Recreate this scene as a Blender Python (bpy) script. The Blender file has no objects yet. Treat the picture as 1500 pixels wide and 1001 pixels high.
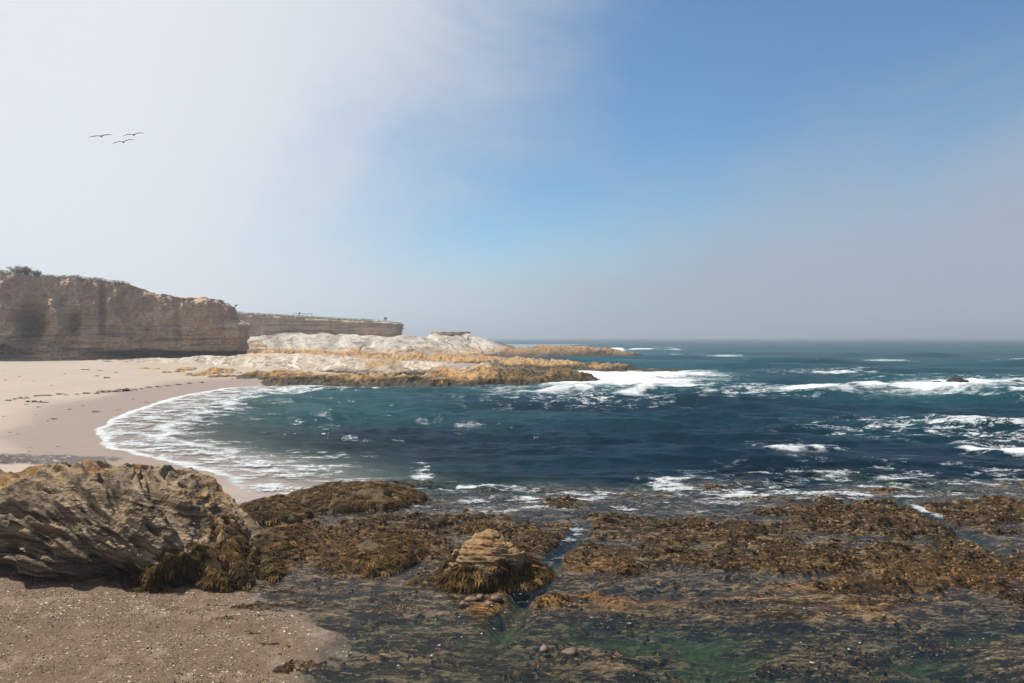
import bpy, math, random
import numpy as np
from mathutils import Vector, Euler

random.seed(7)
RNG = np.random.default_rng(11)
SC = bpy.context.scene
COL = SC.collection

# ------------------------------------------------------------------ camera
H = 6.0                       # eye height above the sea, metres
F = 1000.0                    # focal length in photograph pixels (1500 wide)
HOR = 494.5
cam = bpy.data.cameras.new('camera')
cam.lens = 24.0; cam.sensor_width = 36.0; cam.clip_start = 0.1; cam.clip_end = 40000
cam_o = bpy.data.objects.new('camera', cam); COL.objects.link(cam_o)
cam_o.location = (0, 0, H)
cam_o.rotation_euler = (math.radians(90 - 0.344), 0, 0)
SC.camera = cam_o

# ------------------------------------------------------------------ light
SUN_AZ, SUN_EL = math.radians(-66), math.radians(60)
SKY_STRENGTH = 0.062
S = Vector((math.sin(SUN_AZ)*math.cos(SUN_EL), math.cos(SUN_AZ)*math.cos(SUN_EL), math.sin(SUN_EL)))
sun = bpy.data.lights.new('sun', 'SUN'); sun.energy = 5.0; sun.angle = math.radians(0.5); sun.color = (1, 0.95, 0.87)
sun_o = bpy.data.objects.new('sun', sun); COL.objects.link(sun_o)
sun_o.rotation_euler = S.to_track_quat('Z', 'Y').to_euler(); sun_o.location = (-40, 60, 90)
SC.view_settings.view_transform = 'Standard'; SC.view_settings.look = 'None'
SC.view_settings.exposure = 0.85; SC.view_settings.gamma = 1.0
SC.view_settings.use_curve_mapping = False
SC.cycles.use_denoising = True
SC.cycles.max_bounces = 6; SC.cycles.diffuse_bounces = 2; SC.cycles.glossy_bounces = 2
SC.cycles.transparent_max_bounces = 12; SC.cycles.volume_bounces = 0
SC.cycles.sample_clamp_indirect = 6


class NT:
    """small helper around a node tree"""
    def __init__(s, tree):
        s.t = tree; s.n = tree.nodes; s.l = tree.links; s.n.clear()
    def new(s, kind, **kw):
        nd = s.n.new(kind)
        for k, v in kw.items(): setattr(nd, k, v)
        return nd
    def put(s, sock, v):
        if v is None: return
        if hasattr(v, 'is_linked') or isinstance(v, bpy.types.NodeSocket): s.l.new(v, sock)
        else:
            if sock.type == 'RGBA' and len(v) == 3: v = (*v, 1)
            sock.default_value = v
    def math(s, op, a, b=None, c=None, clamp=False):
        nd = s.new('ShaderNodeMath', operation=op, use_clamp=clamp)
        for i, v in enumerate((a, b, c)):
            if v is not None: s.put(nd.inputs[i], v)
        return nd.outputs[0]
    def step(s, v, lo, hi, a=0.0, b=1.0, kind='SMOOTHSTEP'):
        nd = s.new('ShaderNodeMapRange', interpolation_type=kind)
        for i, q in enumerate((v, lo, hi, a, b)): s.put(nd.inputs[i], q)
        return nd.outputs[0]
    def mix(s, f, a, b, blend='MIX'):
        nd = s.new('ShaderNodeMix', data_type='RGBA', blend_type=blend)
        s.put(nd.inputs[0], f); s.put(nd.inputs[6], a); s.put(nd.inputs[7], b)
        return nd.outputs[2]
    def vscale(s, v, sc):
        nd = s.new('ShaderNodeVectorMath', operation='MULTIPLY')
        s.put(nd.inputs[0], v); nd.inputs[1].default_value = sc
        return nd.outputs[0]
    def dot(s, v, w):
        nd = s.new('ShaderNodeVectorMath', operation='DOT_PRODUCT')
        s.put(nd.inputs[0], v); nd.inputs[1].default_value = w
        return nd.outputs[1]
    def noise(s, v, scale, detail=4, rough=0.55, dist=0.0, col=False):
        nd = s.new('ShaderNodeTexNoise')
        s.put(nd.inputs['Vector'], v); nd.inputs['Scale'].default_value = scale
        nd.inputs['Detail'].default_value = detail; nd.inputs['Roughness'].default_value = rough
        nd.inputs['Distortion'].default_value = dist
        return nd.outputs[1 if col else 0]
    def voro(s, v, scale, feature='F1', out=0, rnd=1.0):
        nd = s.new('ShaderNodeTexVoronoi', feature=feature)
        s.put(nd.inputs['Vector'], v); nd.inputs['Scale'].default_value = scale
        nd.inputs['Randomness'].default_value = rnd
        return nd.outputs[out]
    def attr(s, name):
        return s.new('ShaderNodeAttribute', attribute_name=name).outputs['Fac']
    def bump(s, h, strength, dist, normal=None):
        nd = s.new('ShaderNodeBump'); s.put(nd.inputs['Height'], h)
        s.put(nd.inputs['Strength'], strength); nd.inputs['Distance'].default_value = dist
        if normal is not None: s.put(nd.inputs['Normal'], normal)
        return nd.outputs[0]
    def obj(s):
        return s.new('ShaderNodeTexCoord').outputs['Object']


# ------------------------------------------------------------------ sky
world = bpy.data.worlds.new('World'); SC.world = world; world.use_nodes = True
w = NT(world.node_tree)
sky = w.new('ShaderNodeTexSky', sky_type='NISHITA', sun_disc=False)
sky.sun_elevation = SUN_EL; sky.sun_rotation = SUN_AZ
sky.air_density = 1.0; sky.dust_density = 0.1; sky.ozone_density = 2.2
gen = w.new('ShaderNodeTexCoord').outputs['Generated']
warp = w.noise(gen, 1.6, 4, 0.5)
warp2 = w.noise(w.vscale(gen, (1, 1, 1.5)), 3.6, 7, 0.62, 0.6)
wn = w.math('ADD', w.math('MULTIPLY', w.math('SUBTRACT', warp, 0.5), 0.45), w.math('MULTIPLY', w.math('SUBTRACT', warp2, 0.5), 0.36))
Lp = w.math('ADD', w.dot(gen, (-0.86, -0.235, 0.30)), wn)
Rp = w.math('ADD', w.dot(gen, (0.30, 0.07, -0.86)), w.math('MULTIPLY', wn, 0.5))
zc = w.dot(gen, (0, 0, 1))
fl = w.step(Lp, -0.23, 0.20)
fr = w.step(Rp, -0.09, 0.14, 0.0, 0.96)
fh = w.step(zc, 0.18, 0.0, 0.0, 0.97)
inv = lambda v: w.math('SUBTRACT', 1.0, v)
fog = inv(w.math('MULTIPLY', w.math('MULTIPLY', inv(fl), inv(fr)), inv(fh)))
fog = w.math('MULTIPLY', fog, 0.97)
side = w.step(w.dot(gen, (-1, 0.0, 0.32)), -0.25, 0.62)
fogcol = w.mix(side, (0.215, 0.246, 0.300), (0.44, 0.458, 0.485))
skyc = w.mix(1.0, sky.outputs[0], (SKY_STRENGTH*.80, SKY_STRENGTH*1.05, SKY_STRENGTH*1.10), 'MULTIPLY')
allc = w.mix(fog, skyc, fogcol)
bg = w.new('ShaderNodeBackground'); w.put(bg.inputs[0], allc); bg.inputs[1].default_value = 1.0
w.l.new(bg.outputs[0], w.new('ShaderNodeOutputWorld').inputs[0])


# ------------------------------------------------------------------ noise in numpy
def _h(ix, iy, iz, seed):
    n = (ix.astype(np.uint32)*np.uint32(374761393) + iy.astype(np.uint32)*np.uint32(668265263)
         + iz.astype(np.uint32)*np.uint32(2147483647 - 5) + np.uint32(seed)*np.uint32(1274126177))
    n = (n ^ (n >> np.uint32(13)))*np.uint32(1274126177)
    n = (n ^ (n >> np.uint32(16)))*np.uint32(2246822519)
    return n ^ (n >> np.uint32(15))

def perlin(x, y, seed=0):
    x = np.asarray(x, np.float32); y = np.asarray(y, np.float32)
    x, y = np.broadcast_arrays(x, y)
    x0 = np.floor(x); y0 = np.floor(y); fx = x-x0; fy = y-y0
    ix = x0.astype(np.int64); iy = y0.astype(np.int64); z = np.zeros(1, np.int64)
    u = fx*fx*fx*(fx*(fx*6-15)+10); v = fy*fy*fy*(fy*(fy*6-15)+10)
    def g(dx, dy):
        a = _h(ix+dx, iy+dy, z, seed).astype(np.float32)*np.float32(2*np.pi/4294967296.0)
        return np.cos(a)*(fx-dx)+np.sin(a)*(fy-dy)
    a = g(0, 0); b = g(1, 0); c = g(0, 1); d = g(1, 1)
    return ((a+(b-a)*u) + ((c+(d-c)*u)-(a+(b-a)*u))*v)*1.5

def perlin3(x, y, z, seed=0):
    x, y, z = np.broadcast_arrays(*(np.asarray(q, np.float32) for q in (x, y, z)))
    x0 = np.floor(x); y0 = np.floor(y); z0 = np.floor(z); fx = x-x0; fy = y-y0; fz = z-z0
    ix = x0.astype(np.int64); iy = y0.astype(np.int64); iz = z0.astype(np.int64)
    s = lambda t: t*t*t*(t*(t*6-15)+10)
    u, v, q = s(fx), s(fy), s(fz)
    def g(dx, dy, dz):
        hh = _h(ix+dx, iy+dy, iz+dz, seed)
        gx = ((hh & np.uint32(255)).astype(np.float32)/127.5-1); gy = (((hh >> np.uint32(8)) & np.uint32(255)).astype(np.float32)/127.5-1)
        gz = (((hh >> np.uint32(16)) & np.uint32(255)).astype(np.float32)/127.5-1)
        return gx*(fx-dx)+gy*(fy-dy)+gz*(fz-dz)
    L = lambda a, b, t: a+(b-a)*t
    return L(L(L(g(0,0,0), g(1,0,0), u), L(g(0,1,0), g(1,1,0), u), v), L(L(g(0,0,1), g(1,0,1), u), L(g(0,1,1), g(1,1,1), u), v), q)*1.1

def fbm(x, y, o=4, seed=0, g=0.5):
    r = 0; a = 1; f = 1
    for i in range(o):
        r = r+a*perlin(x*f, y*f, seed+i*17); a *= g; f *= 2.03
    return r
def fbm3(x, y, z, o=4, seed=0, g=0.5):
    r = 0; a = 1; f = 1
    for i in range(o):
        r = r+a*perlin3(x*f, y*f, z*f, seed+i*17); a *= g; f *= 2.03
    return r
def ridged(x, y, o=3, seed=0):
    r = 0; a = 1; f = 1; t = 0
    for i in range(o):
        r = r+a*(1-np.abs(perlin(x*f, y*f, seed+i*13))*1.6); t += a; a *= 0.5; f *= 2.1
    return r/t
def sst(v, lo, hi):
    t = np.clip((v-lo)/(hi-lo), 0, 1); return t*t*(3-2*t)
def rnd1(i, seed):
    i = np.asarray(np.floor(i), np.int64); z = np.zeros(1, np.int64)
    return _h(i, z+3, z, seed).astype(np.float32)/4294967296.0
def ledge(wv, x, seed, edge=0.75, blk=0.8):
    """stepped profile across rock beds: every bed stands out by its own amount, broken up along x"""
    li = np.floor(wv); f = wv-li
    def p(l): return rnd1(l, seed)-0.5 + 0.8*perlin(x*blk + rnd1(l, seed+5)*90, l*3.7, seed+9)
    a = p(li); b = p(li+1)
    return a+(b-a)*sst(f, edge, 1.0)


# ------------------------------------------------------------------ mesh helpers
def link(o, parent=None):
    COL.objects.link(o)
    if parent is not None: o.parent = parent
    return o
def tag(o, label=None, cat=None, group=None, kind=None):
    for k, v in (('label', label), ('category', cat), ('group', group), ('kind', kind)):
        if v: o[k] = v
    return o
def empty(name, loc=(0, 0, 0)):
    o = bpy.data.objects.new(name, None); o.location = loc; o.empty_display_size = 0.2
    return link(o)
def mesh_np(name, V, Fq, mat, parent=None, attrs=None, smooth=True):
    V = np.ascontiguousarray(V, np.float32); Fq = np.ascontiguousarray(Fq, np.int32)
    k = Fq.shape[1]; me = bpy.data.meshes.new(name)
    me.vertices.add(len(V)); me.vertices.foreach_set('co', V.ravel())
    me.loops.add(Fq.size); me.loops.foreach_set('vertex_index', Fq.ravel())
    me.polygons.add(len(Fq)); me.polygons.foreach_set('loop_start', np.arange(0, Fq.size, k, dtype=np.int32))
    me.polygons.foreach_set('use_smooth', np.full(len(Fq), smooth, bool))
    me.update(calc_edges=True)
    for a, v in (attrs or {}).items():
        at = me.attributes.new(a, 'FLOAT', 'POINT'); at.data.foreach_set('value', np.ascontiguousarray(v, np.float32).ravel())
    if mat is not None: me.materials.append(mat)
    return link(bpy.data.objects.new(name, me), parent)
def grid_faces(nr, nc, wrap=False):
    i = np.arange(nr-1)[:, None]; j = np.arange(nc if wrap else nc-1)[None, :]
    a = i*nc+j; b = i*nc+(j+1) % nc; c = (i+1)*nc+(j+1) % nc; d = (i+1)*nc+j
    return np.stack([a, b, c, d], -1).reshape(-1, 4)
def grid(name, X, Y, Z, mat, parent=None, attrs=None, smooth=True, flip=False, wrap=False, keep=None):
    nr, nc = X.shape
    Fq = grid_faces(nr, nc, wrap)
    if keep is not None:
        kv = keep.ravel(); Fq = Fq[kv[Fq].any(1)]
    if flip: Fq = Fq[:, ::-1]
    V = np.stack([X, Y, Z], -1).reshape(-1, 3)
    used = np.zeros(len(V), bool); used[Fq.ravel()] = True
    mp = np.cumsum(used)-1
    return mesh_np(name, V[used], mp[Fq], mat, parent, {k: np.broadcast_to(v, X.shape).ravel()[used] for k, v in (attrs or {}).items()}, smooth)
def normals(X, Y, Z):
    du = [np.gradient(q, axis=1) for q in (X, Y, Z)]; dv = [np.gradient(q, axis=0) for q in (X, Y, Z)]
    n = np.stack([du[1]*dv[2]-du[2]*dv[1], du[2]*dv[0]-du[0]*dv[2], du[0]*dv[1]-du[1]*dv[0]])
    return n/(np.linalg.norm(n, axis=0)+1e-9)
def W(px, py, z=0.0):
    """a spot read off the photograph, as a point on the level z"""
    d = (H-z)*F/(py-HOR); return ((px-750)/F*d, d)
def fan(t0, t1, nr, u0, u1, nc):
    """world grid whose rows and columns get coarser with distance from the beach path"""
    t = np.linspace(t0, t1, nr)[:, None]; u = np.linspace(u0, u1, nc)[None, :]
    Y = H/t+0*u; return u*Y, Y, t+0*u, u+0*t


# ------------------------------------------------------------------ ground shapes
SHORE_PX = [(400, 1060), (405, 1001), (440, 965), (465, 938), (425, 903), (358, 878), (345, 850), (335, 810), (330, 775), (338, 748), (345, 722), (310, 694), (225, 674),
            (150, 656), (134, 632), (165, 612), (205, 597), (262, 580), (330, 568.5), (420, 562.5), (560, 560)]
SHORE = [W(*p) for p in SHORE_PX]+[(-8, 100), (5, 140), (-6, 200), (-10, 330), (60, 600)]
SH = np.array(SHORE)
POLY = np.vstack([[(-4, 3)], SH, [(-900, 600), (-900, 3)]])

def shore_dist(x, y):
    """metres inland (+) or seaward (-) of the waterline"""
    x = np.asarray(x, np.float64); y = np.asarray(y, np.float64)
    best = np.full(x.shape, 1e9); P = np.vstack([[(-4, 3)], SH])
    for (ax, ay), (bx, by) in zip(P[:-1], P[1:]):
        dx, dy = bx-ax, by-ay
        t = np.clip(((x-ax)*dx+(y-ay)*dy)/(dx*dx+dy*dy), 0, 1)
        best = np.minimum(best, (x-ax-t*dx)**2+(y-ay-t*dy)**2)
    ins = np.zeros(x.shape, bool); Q = np.vstack([POLY, POLY[:1]])
    for (ax, ay), (bx, by) in zip(Q[:-1], Q[1:]):
        c = (ay > y) != (by > y)
        with np.errstate(divide='ignore', invalid='ignore'):
            ins ^= c & (x < (bx-ax)*(y-ay)/(by-ay if by != ay else 1e-9)+ax)
    d = np.sqrt(best); return np.where(ins, d, -d)

def sand_h(x, y, s=None):
    if s is None: s = shore_dist(x, y)
    s = s+0.5*perlin(x*0.35, y*0.35, 3)*sst(y, 10, 30)+0.35*perlin(x*1.1, y*1.1, 4)
    up = 1.75*(1-np.exp(-np.maximum(s, 0)/24.0))
    dn = np.where(s > -4, 0.04*s, -0.16+0.17*(s+4))
    dn = np.where(y < 24, np.minimum(dn, np.where(s > -.4, .12*s, -.048+.40*(s+.4))), dn)
    z = np.where(s > 0, up, np.maximum(dn, -4))
    return z+0.03*fbm(x*0.12, y*0.12, 3, 8)*sst(s, 0, 8)

def seg(x, y, a, b):
    dx, dy = b[0]-a[0], b[1]-a[1]
    t = np.clip(((x-a[0])*dx+(y-a[1])*dy)/(dx*dx+dy*dy), 0, 1)
    return np.hypot(x-a[0]-t*dx, y-a[1]-t*dy), t

# patches of the reef that stand out of the water: photograph spot, half sizes, height
BUMPS = [(1285, 757, 135, 26, .26), (1480, 752, 65, 26, .24), (1040, 783, 85, 20, .17), (985, 806, 60, 18, .15), (1180, 822, 150, 26, .2),
         (1330, 835, 150, 34, .24), (1460, 830, 90, 40, .18), (560, 788, 120, 30, .2), (430, 800, 95, 36, .24), (880, 822, 70, 24, .18),
         (760, 796, 70, 22, .2), (690, 770, 60, 14, .12), (850, 738, 60, 6, .12), (1080, 715, 60, 5, .13), (1300, 717, 60, 5, .12), (960, 727, 60, 6, .1),
         (520, 826, 90, 18, .16), (620, 735, 40, 7, .14), (880, 760, 40, 8, .14), (560, 700, 50, 3, .06), (1090, 770, 50, 6, .1), (800, 885, 60, 10, .1), (900, 880, 70, 9, .06),
         (1230, 865, 60, 8, .1), (640, 850, 50, 14, .1), (440, 990, 50, 18, .12)]
CH = [(W(862, 765), W(800, 830), .22), (W(800, 830), W(735, 915), .30), (W(1310, 728), W(1470, 812), .28)]

def reef_h(x, y, detail=True):
    x = np.asarray(x, np.float64); y = np.asarray(y, np.float64)
    px = 750+1000*x/y; py = HOR+H*1000/y
    wx = 0.35*fbm(x*0.5, y*0.5, 3, 21)
    z = -0.035+0.09*fbm(x*0.22, y*0.40, 3, 31)
    pat = np.zeros(x.shape)
    for cx, cy, rx, ry, h in BUMPS:
        X0, Y0 = W(cx, cy); sx = rx/1000*Y0; sy = Y0*Y0/(H*1000)*ry
        r = ((x-X0)/sx)**2+((y-Y0)/sy)**2
        pat = np.maximum(pat, .72*h*np.clip(1.1-r-1.25*fbm(x*0.8, y*1.3, 3, 41), 0, 1)**0.7)
    z = z+pat
    q = y+0.05*x+wx*0.6
    beds = 0.055*ledge(q*2.1, x, 51, 0.6, 0.25)+0.035*ledge(q*5.3+0.3, x, 52, 0.6, 0.4)
    z = z+beds
    for a, b, wd in CH:
        d, t = seg(x, y, a, b)
        z = z-0.38*np.exp(-(d/wd)**2)
    z = z-0.26*sst(py, 880, 950)*(0.6+0.7*fbm(x*0.35, y*0.9, 3, 61))*sst(px, 380, 520)
    z = z-.10*sst(y+2*fbm(x*.4, y*.6, 2, 70), 22.5, 26.5)-2.2*sst(y+3.6*fbm(x*0.22, y*0.5, 4, 71)-0.03*x, 26.6, 34)
    z = z-0.7*sst(-x+0.5*fbm(x*.8, y*.8, 2, 73), 8.0, 9.6)*sst(y, 20.5, 22.5) - 0.5*sst(-x, 11, 13)
    if detail:
        z = z+0.045*fbm(x*2.2, y*4.2, 5, 81, .6)+(0.16*pat+0.012)*np.abs(fbm(x*5.5, y*5.5, 3, 91))*2
    return z, pat


# ------------------------------------------------------------------ materials
def material(name):
    m = bpy.data.materials.new(name); m.use_nodes = True
    return m, NT(m.node_tree)
def finish(n, col, rough=0.85, normal=None, spec=0.3, **kw):
    b = n.new('ShaderNodeBsdfPrincipled')
    n.put(b.inputs['Base Color'], col); n.put(b.inputs['Roughness'], rough)
    n.put(b.inputs['Specular IOR Level'], spec)
    if normal is not None: n.l.new(normal, b.inputs['Normal'])
    for k, v in kw.items(): n.put(b.inputs[k.replace('_', ' ')], v)
    n.l.new(b.outputs[0], n.new('ShaderNodeOutputMaterial').inputs[0])
    return b

def mat_sand():
    m, n = material('sand'); o = n.obj()
    wet = n.attr('wet'); gr = n.attr('gravel'); peb = n.attr('pebble')
    big = n.noise(n.vscale(o, (1, .45, 1)), 0.22, 4, .6)
    c = n.mix(big, (.215, .172, .137), (.272, .229, .19))
    c = n.mix(n.math('MULTIPLY', n.step(n.noise(n.vscale(o, (.5, 1.2, 1)), .55, 5, .65), .56, .75), .5), c, (.19, .148, .115))
    c = n.mix(wet, c, (.165, .122, .096))
    sp = n.voro(o, 26, out=1); sv = n.new('ShaderNodeSeparateColor'); n.l.new(sp, sv.inputs[0])
    g1 = n.mix(sv.outputs[0], (.052, .035, .022), (.14, .098, .065))
    g1 = n.mix(n.step(sv.outputs[1], .965, .985), g1, (.36, .31, .26))
    g1 = n.mix(n.step(sv.outputs[2], .86, .9), g1, (.075, .05, .036))
    g1 = n.mix(n.step(n.noise(n.vscale(o, (.8, 1.4, 1)), .45, 5, .6), .42, .60, 0, .75), g1, (.085, .056, .034))
    g1 = n.mix(n.step(n.noise(o, 1.9, 4, .6), .5, .7, 0, .4), g1, (.22, .165, .12))
    c = n.mix(gr, c, g1)
    p2 = n.voro(o, 9, out=1); s2 = n.new('ShaderNodeSeparateColor'); n.l.new(p2, s2.inputs[0])
    g2 = n.mix(s2.outputs[0], (.022, .016, .014), (.085, .064, .055))
    g2 = n.mix(n.step(s2.outputs[1], .93, .96), g2, (.3, .27, .25))
    c = n.mix(peb, c, g2)
    hb = n.math('ADD', n.math('MULTIPLY', n.voro(o, 26), n.math('ADD', gr, peb)), n.math('MULTIPLY', n.noise(o, 3.0, 5, .6), .7))
    rough = n.step(wet, 0, 1, .92, .42)
    finish(n, c, rough, n.bump(hb, n.step(wet, 0, 1, .5, .08), .05), .15)
    return m

def rock_mat(name, c_lo, c_hi, beds=(0, 0, 6), lichen=(.42, .21, .055), weed=(.035, .026, .012), stripe=.5, dark=(.05, .04, .03), nscale=1.0, bumpd=.05, dirt=.35, alt=None):
    """bedded rock: colour beds along one axis, stains, orange lichen / weed / wet from the surface's own masks"""
    m, n = material(name); o = n.obj()
    wob = n.noise(o, .5*nscale, 3, .5, col=True)
    nd = n.new('ShaderNodeVectorMath', operation='MULTIPLY_ADD')
    n.l.new(wob, nd.inputs[0]); nd.inputs[1].default_value = (.9/nscale,)*3; n.l.new(o, nd.inputs[2])
    bv = n.dot(nd.outputs[0], beds)
    cx = n.new('ShaderNodeCombineXYZ'); n.l.new(bv, cx.inputs[2])
    n.l.new(n.math('MULTIPLY', n.dot(o, (1, .4, 0)), .16*nscale), cx.inputs[0])
    st = n.noise(cx.outputs[0], 1.0, 4, .65)
    c = n.mix(n.step(st, .32, .68), c_lo, c_hi)
    c = n.mix(n.math('MULTIPLY', n.step(n.noise(cx.outputs[0], 2.7, 3, .6), .52, .62), stripe), c, dark)
    c = n.mix(n.step(n.noise(o, 1.3*nscale, 6, .65), .48, .75, 0, dirt), c, n.mix(.5, c_lo, dark))
    if alt: c = n.mix(n.attr('pale'), n.mix(n.step(st, .36, .62), alt[0], alt[1]), c)
    fine = n.noise(o, 9*nscale, 5, .7)
    c = n.mix(n.step(fine, .35, .7, .35, 0), c, dark)
    li = n.math('MULTIPLY', n.attr('lichen'), n.step(n.noise(o, 2.4*nscale, 7, .75), .44, .56))
    c = n.mix(li, c, n.mix(n.noise(o, 6*nscale, 4, .6), lichen, tuple(min(1, q*1.7) for q in lichen)))
    we = n.math('MULTIPLY', n.attr('weed'), n.step(n.noise(o, 3.5*nscale, 6, .75), .30, .52))
    c = n.mix(we, c, n.mix(n.step(n.noise(o, 7*nscale, 4, .6), .4, .7), weed, tuple(q*2.6 for q in weed)))
    wet = n.attr('wet')
    c = n.mix(n.math('MULTIPLY', wet, .55), c, (.02, .017, .012))
    hgt = n.math('ADD', n.math('MULTIPLY', n.noise(o, 5*nscale, 7, .7), 1.0), n.math('MULTIPLY', st, .6))
    finish(n, c, n.step(wet, 0, 1, .95, .6), n.bump(hgt, .75, bumpd), .12)
    return m

def mat_reef():
    m, n = material('reef_rock'); o = n.obj()
    dep = n.attr('depth'); pat = n.attr('pat')
    wob = n.noise(o, .6, 3, .5)
    cx = n.new('ShaderNodeCombineXYZ')
    n.l.new(n.math('MULTIPLY', n.dot(o, (1, 0, 0)), .22), cx.inputs[0])
    n.l.new(n.math('MULTIPLY_ADD', wob, 1.6, n.math('MULTIPLY', n.dot(o, (.05, 1, 0)), 3.6)), cx.inputs[1])
    st = n.noise(cx.outputs[0], 1.0, 6, .72)
    c = n.mix(n.step(st, .42, .58), (.022, .017, .011), (.165, .115, .066))
    blot = n.noise(n.vscale(o, (.55, 1.3, 1)), 1.5, 7, .72)
    c = n.mix(n.step(blot, .49, .54, 0, .92), c, (.013, .011, .009))
    c = n.mix(n.step(n.noise(n.vscale(o, (.7, 1.2, 1)), 4.6, 5, .7), .52, .62, 0, .8), c, (.022, .016, .010))
    c = n.mix(n.math('MULTIPLY', n.attr('orange'), n.step(n.noise(n.vscale(o, (.6, 1.4, 1)), 3.0, 6, .7), .36, .56)), c, n.mix(n.noise(o, 7, 4), (.22, .09, .018), (.38, .19, .055)))
    f1 = n.noise(n.vscale(o, (.30, 1.5, 1)), 9, 6, .8)
    c = n.mix(n.step(f1, .50, .55, 0, .9), c, (.016, .013, .010))  # dark and tan streaks put the shading of the beds into the colour
    c = n.mix(n.step(f1, .44, .39, 0, .8), c, (.25, .175, .10))
    gre = n.math('MULTIPLY', n.step(dep, .10, .4), n.step(n.noise(n.vscale(o, (.4, 1.2, 1)), 1.3, 5, .65), .42, .60, .0, .85))
    c = n.mix(gre, c, n.mix(n.noise(o, 5, 4), (.022, .035, .012), (.10, .135, .05)))
    ex = n.math('MULTIPLY', pat, n.step(n.noise(o, 6.5, 5, .7), .42, .56))
    c = n.mix(ex, c, n.mix(n.noise(o, 9, 4), (.012, .008, .005), (.075, .045, .018)))
    hgt = n.math('ADD', n.noise(o, 7, 7, .72), n.math('MULTIPLY', st, .8))
    finish(n, c, .9, n.bump(n.math('ADD', hgt, n.math('MULTIPLY', f1, .9)), 1.0, .08), .08)
    return m

def mat_water():
    m, n = material('sea_water'); o = n.obj()
    dep = n.attr('depth'); foam = n.attr('foam'); lace = n.attr('lace'); teal = n.attr('teal'); chop = n.attr('chop')
    cs = n.new('ShaderNodeCombineColor')
    for i, k in enumerate((.80, .42, .55)):
        n.l.new(n.math('POWER', 2.71828, n.math('MULTIPLY', dep, -k)), cs.inputs[i])
    body_f = n.math('SUBTRACT', 1.0, n.math('POWER', 2.71828, n.math('MULTIPLY', dep, -.62)))
    ov = n.vscale(o, (.55, 1.0, 1.0))
    n1 = n.noise(ov, .9, 5, .62, .4); n2 = n.noise(ov, 4.2, 4, .6, .3); n3 = n.noise(ov, .17, 3, .5)
    hh = n.math('ADD', n.math('MULTIPLY', n1, 1.0), n.math('ADD', n.math('MULTIPLY', n2, .22), n.math('MULTIPLY', n3, 1.6)))
    nrm = n.bump(hh, n.step(chop, 0, 1, .05, 1.0, 'LINEAR'), .21)
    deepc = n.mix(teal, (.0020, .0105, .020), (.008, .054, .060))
    deepc = n.mix(n.step(n.noise(ov, .06, 4, .6), .4, .65, 0, .35), deepc, (.004, .025, .033))
    tr = n.new('ShaderNodeBsdfTransparent'); n.l.new(cs.outputs[0], tr.inputs[0])
    df = n.new('ShaderNodeBsdfDiffuse'); n.l.new(deepc, df.inputs[0])
    mx = n.new('ShaderNodeMixShader'); n.l.new(body_f, mx.inputs[0]); n.l.new(tr.outputs[0], mx.inputs[1]); n.l.new(df.outputs[0], mx.inputs[2])
    gl = n.new('ShaderNodeBsdfGlossy'); gl.inputs['Roughness'].default_value = .13; n.l.new(nrm, gl.inputs['Normal'])
    gl.inputs[0].default_value = (.86, .92, 1, 1)
    fr = n.new('ShaderNodeFresnel'); fr.inputs[0].default_value = 1.333; n.l.new(nrm, fr.inputs[1])
    wat = n.new('ShaderNodeMixShader'); n.l.new(n.math('MULTIPLY', fr.outputs[0], .34), wat.inputs[0])
    n.l.new(mx.outputs[0], wat.inputs[1]); n.l.new(gl.outputs[0], wat.inputs[2])
    # foam: dense where 'foam' is high, thin threads where only 'lace' is
    wv = n.noise(o, 1.1, 3, .5, col=True)
    nd = n.new('ShaderNodeVectorMath', operation='MULTIPLY_ADD'); n.l.new(wv, nd.inputs[0]); nd.inputs[1].default_value = (.8, .8, .8); n.l.new(n.vscale(o, (.6, 1, 1)), nd.inputs[2])
    nl = lambda sc, d: n.math('ABSOLUTE', n.math('SUBTRACT', n.noise(nd.outputs[0], sc, d, .62), .5))
    brk = n.noise(n.vscale(o, (.6, 1, 1)), .9, 5, .7)
    thr = n.math('MINIMUM', nl(1.3, 6), n.math('MULTIPLY_ADD', nl(3.6, 5), 1.2, .012))
    thr = n.math('ADD', thr, n.step(brk, .38, .62, .11, 0.0))
    lac = n.math('MULTIPLY', n.step(n.math('SUBTRACT', n.math('MULTIPLY', lace, .105), thr), -.03, .05), n.step(lace, .03, .25))
    den = n.step(n.math('ADD', foam, n.math('MULTIPLY', n.math('SUBTRACT', n.noise(ov, 1.7, 8, .75), .5), 1.5)), .30, .92)
    den = n.math('MULTIPLY', den, n.step(foam, .04, .2))
    fl = n.math('MULTIPLY', n.step(n.noise(o, 7.5, 2, .5), .70, .73), n.attr('foam_glint'))  # white specks: floating foam bits, and sun glints painted in as foam
    ff = n.math('MAXIMUM', n.math('MAXIMUM', n.math('MULTIPLY', lac, .9), den), fl)
    fo = n.new('ShaderNodeBsdfDiffuse'); n.put(fo.inputs[0], (.52, .54, .555)); n.l.new(n.bump(n.noise(o, 1.6, 7, .75), .9, .5), fo.inputs['Normal'])
    out = n.new('ShaderNodeMixShader'); n.l.new(ff, out.inputs[0]); n.l.new(wat.outputs[0], out.inputs[1]); n.l.new(fo.outputs[0], out.inputs[2])
    n.l.new(out.outputs[0], n.new('ShaderNodeOutputMaterial').inputs[0])
    return m

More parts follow.
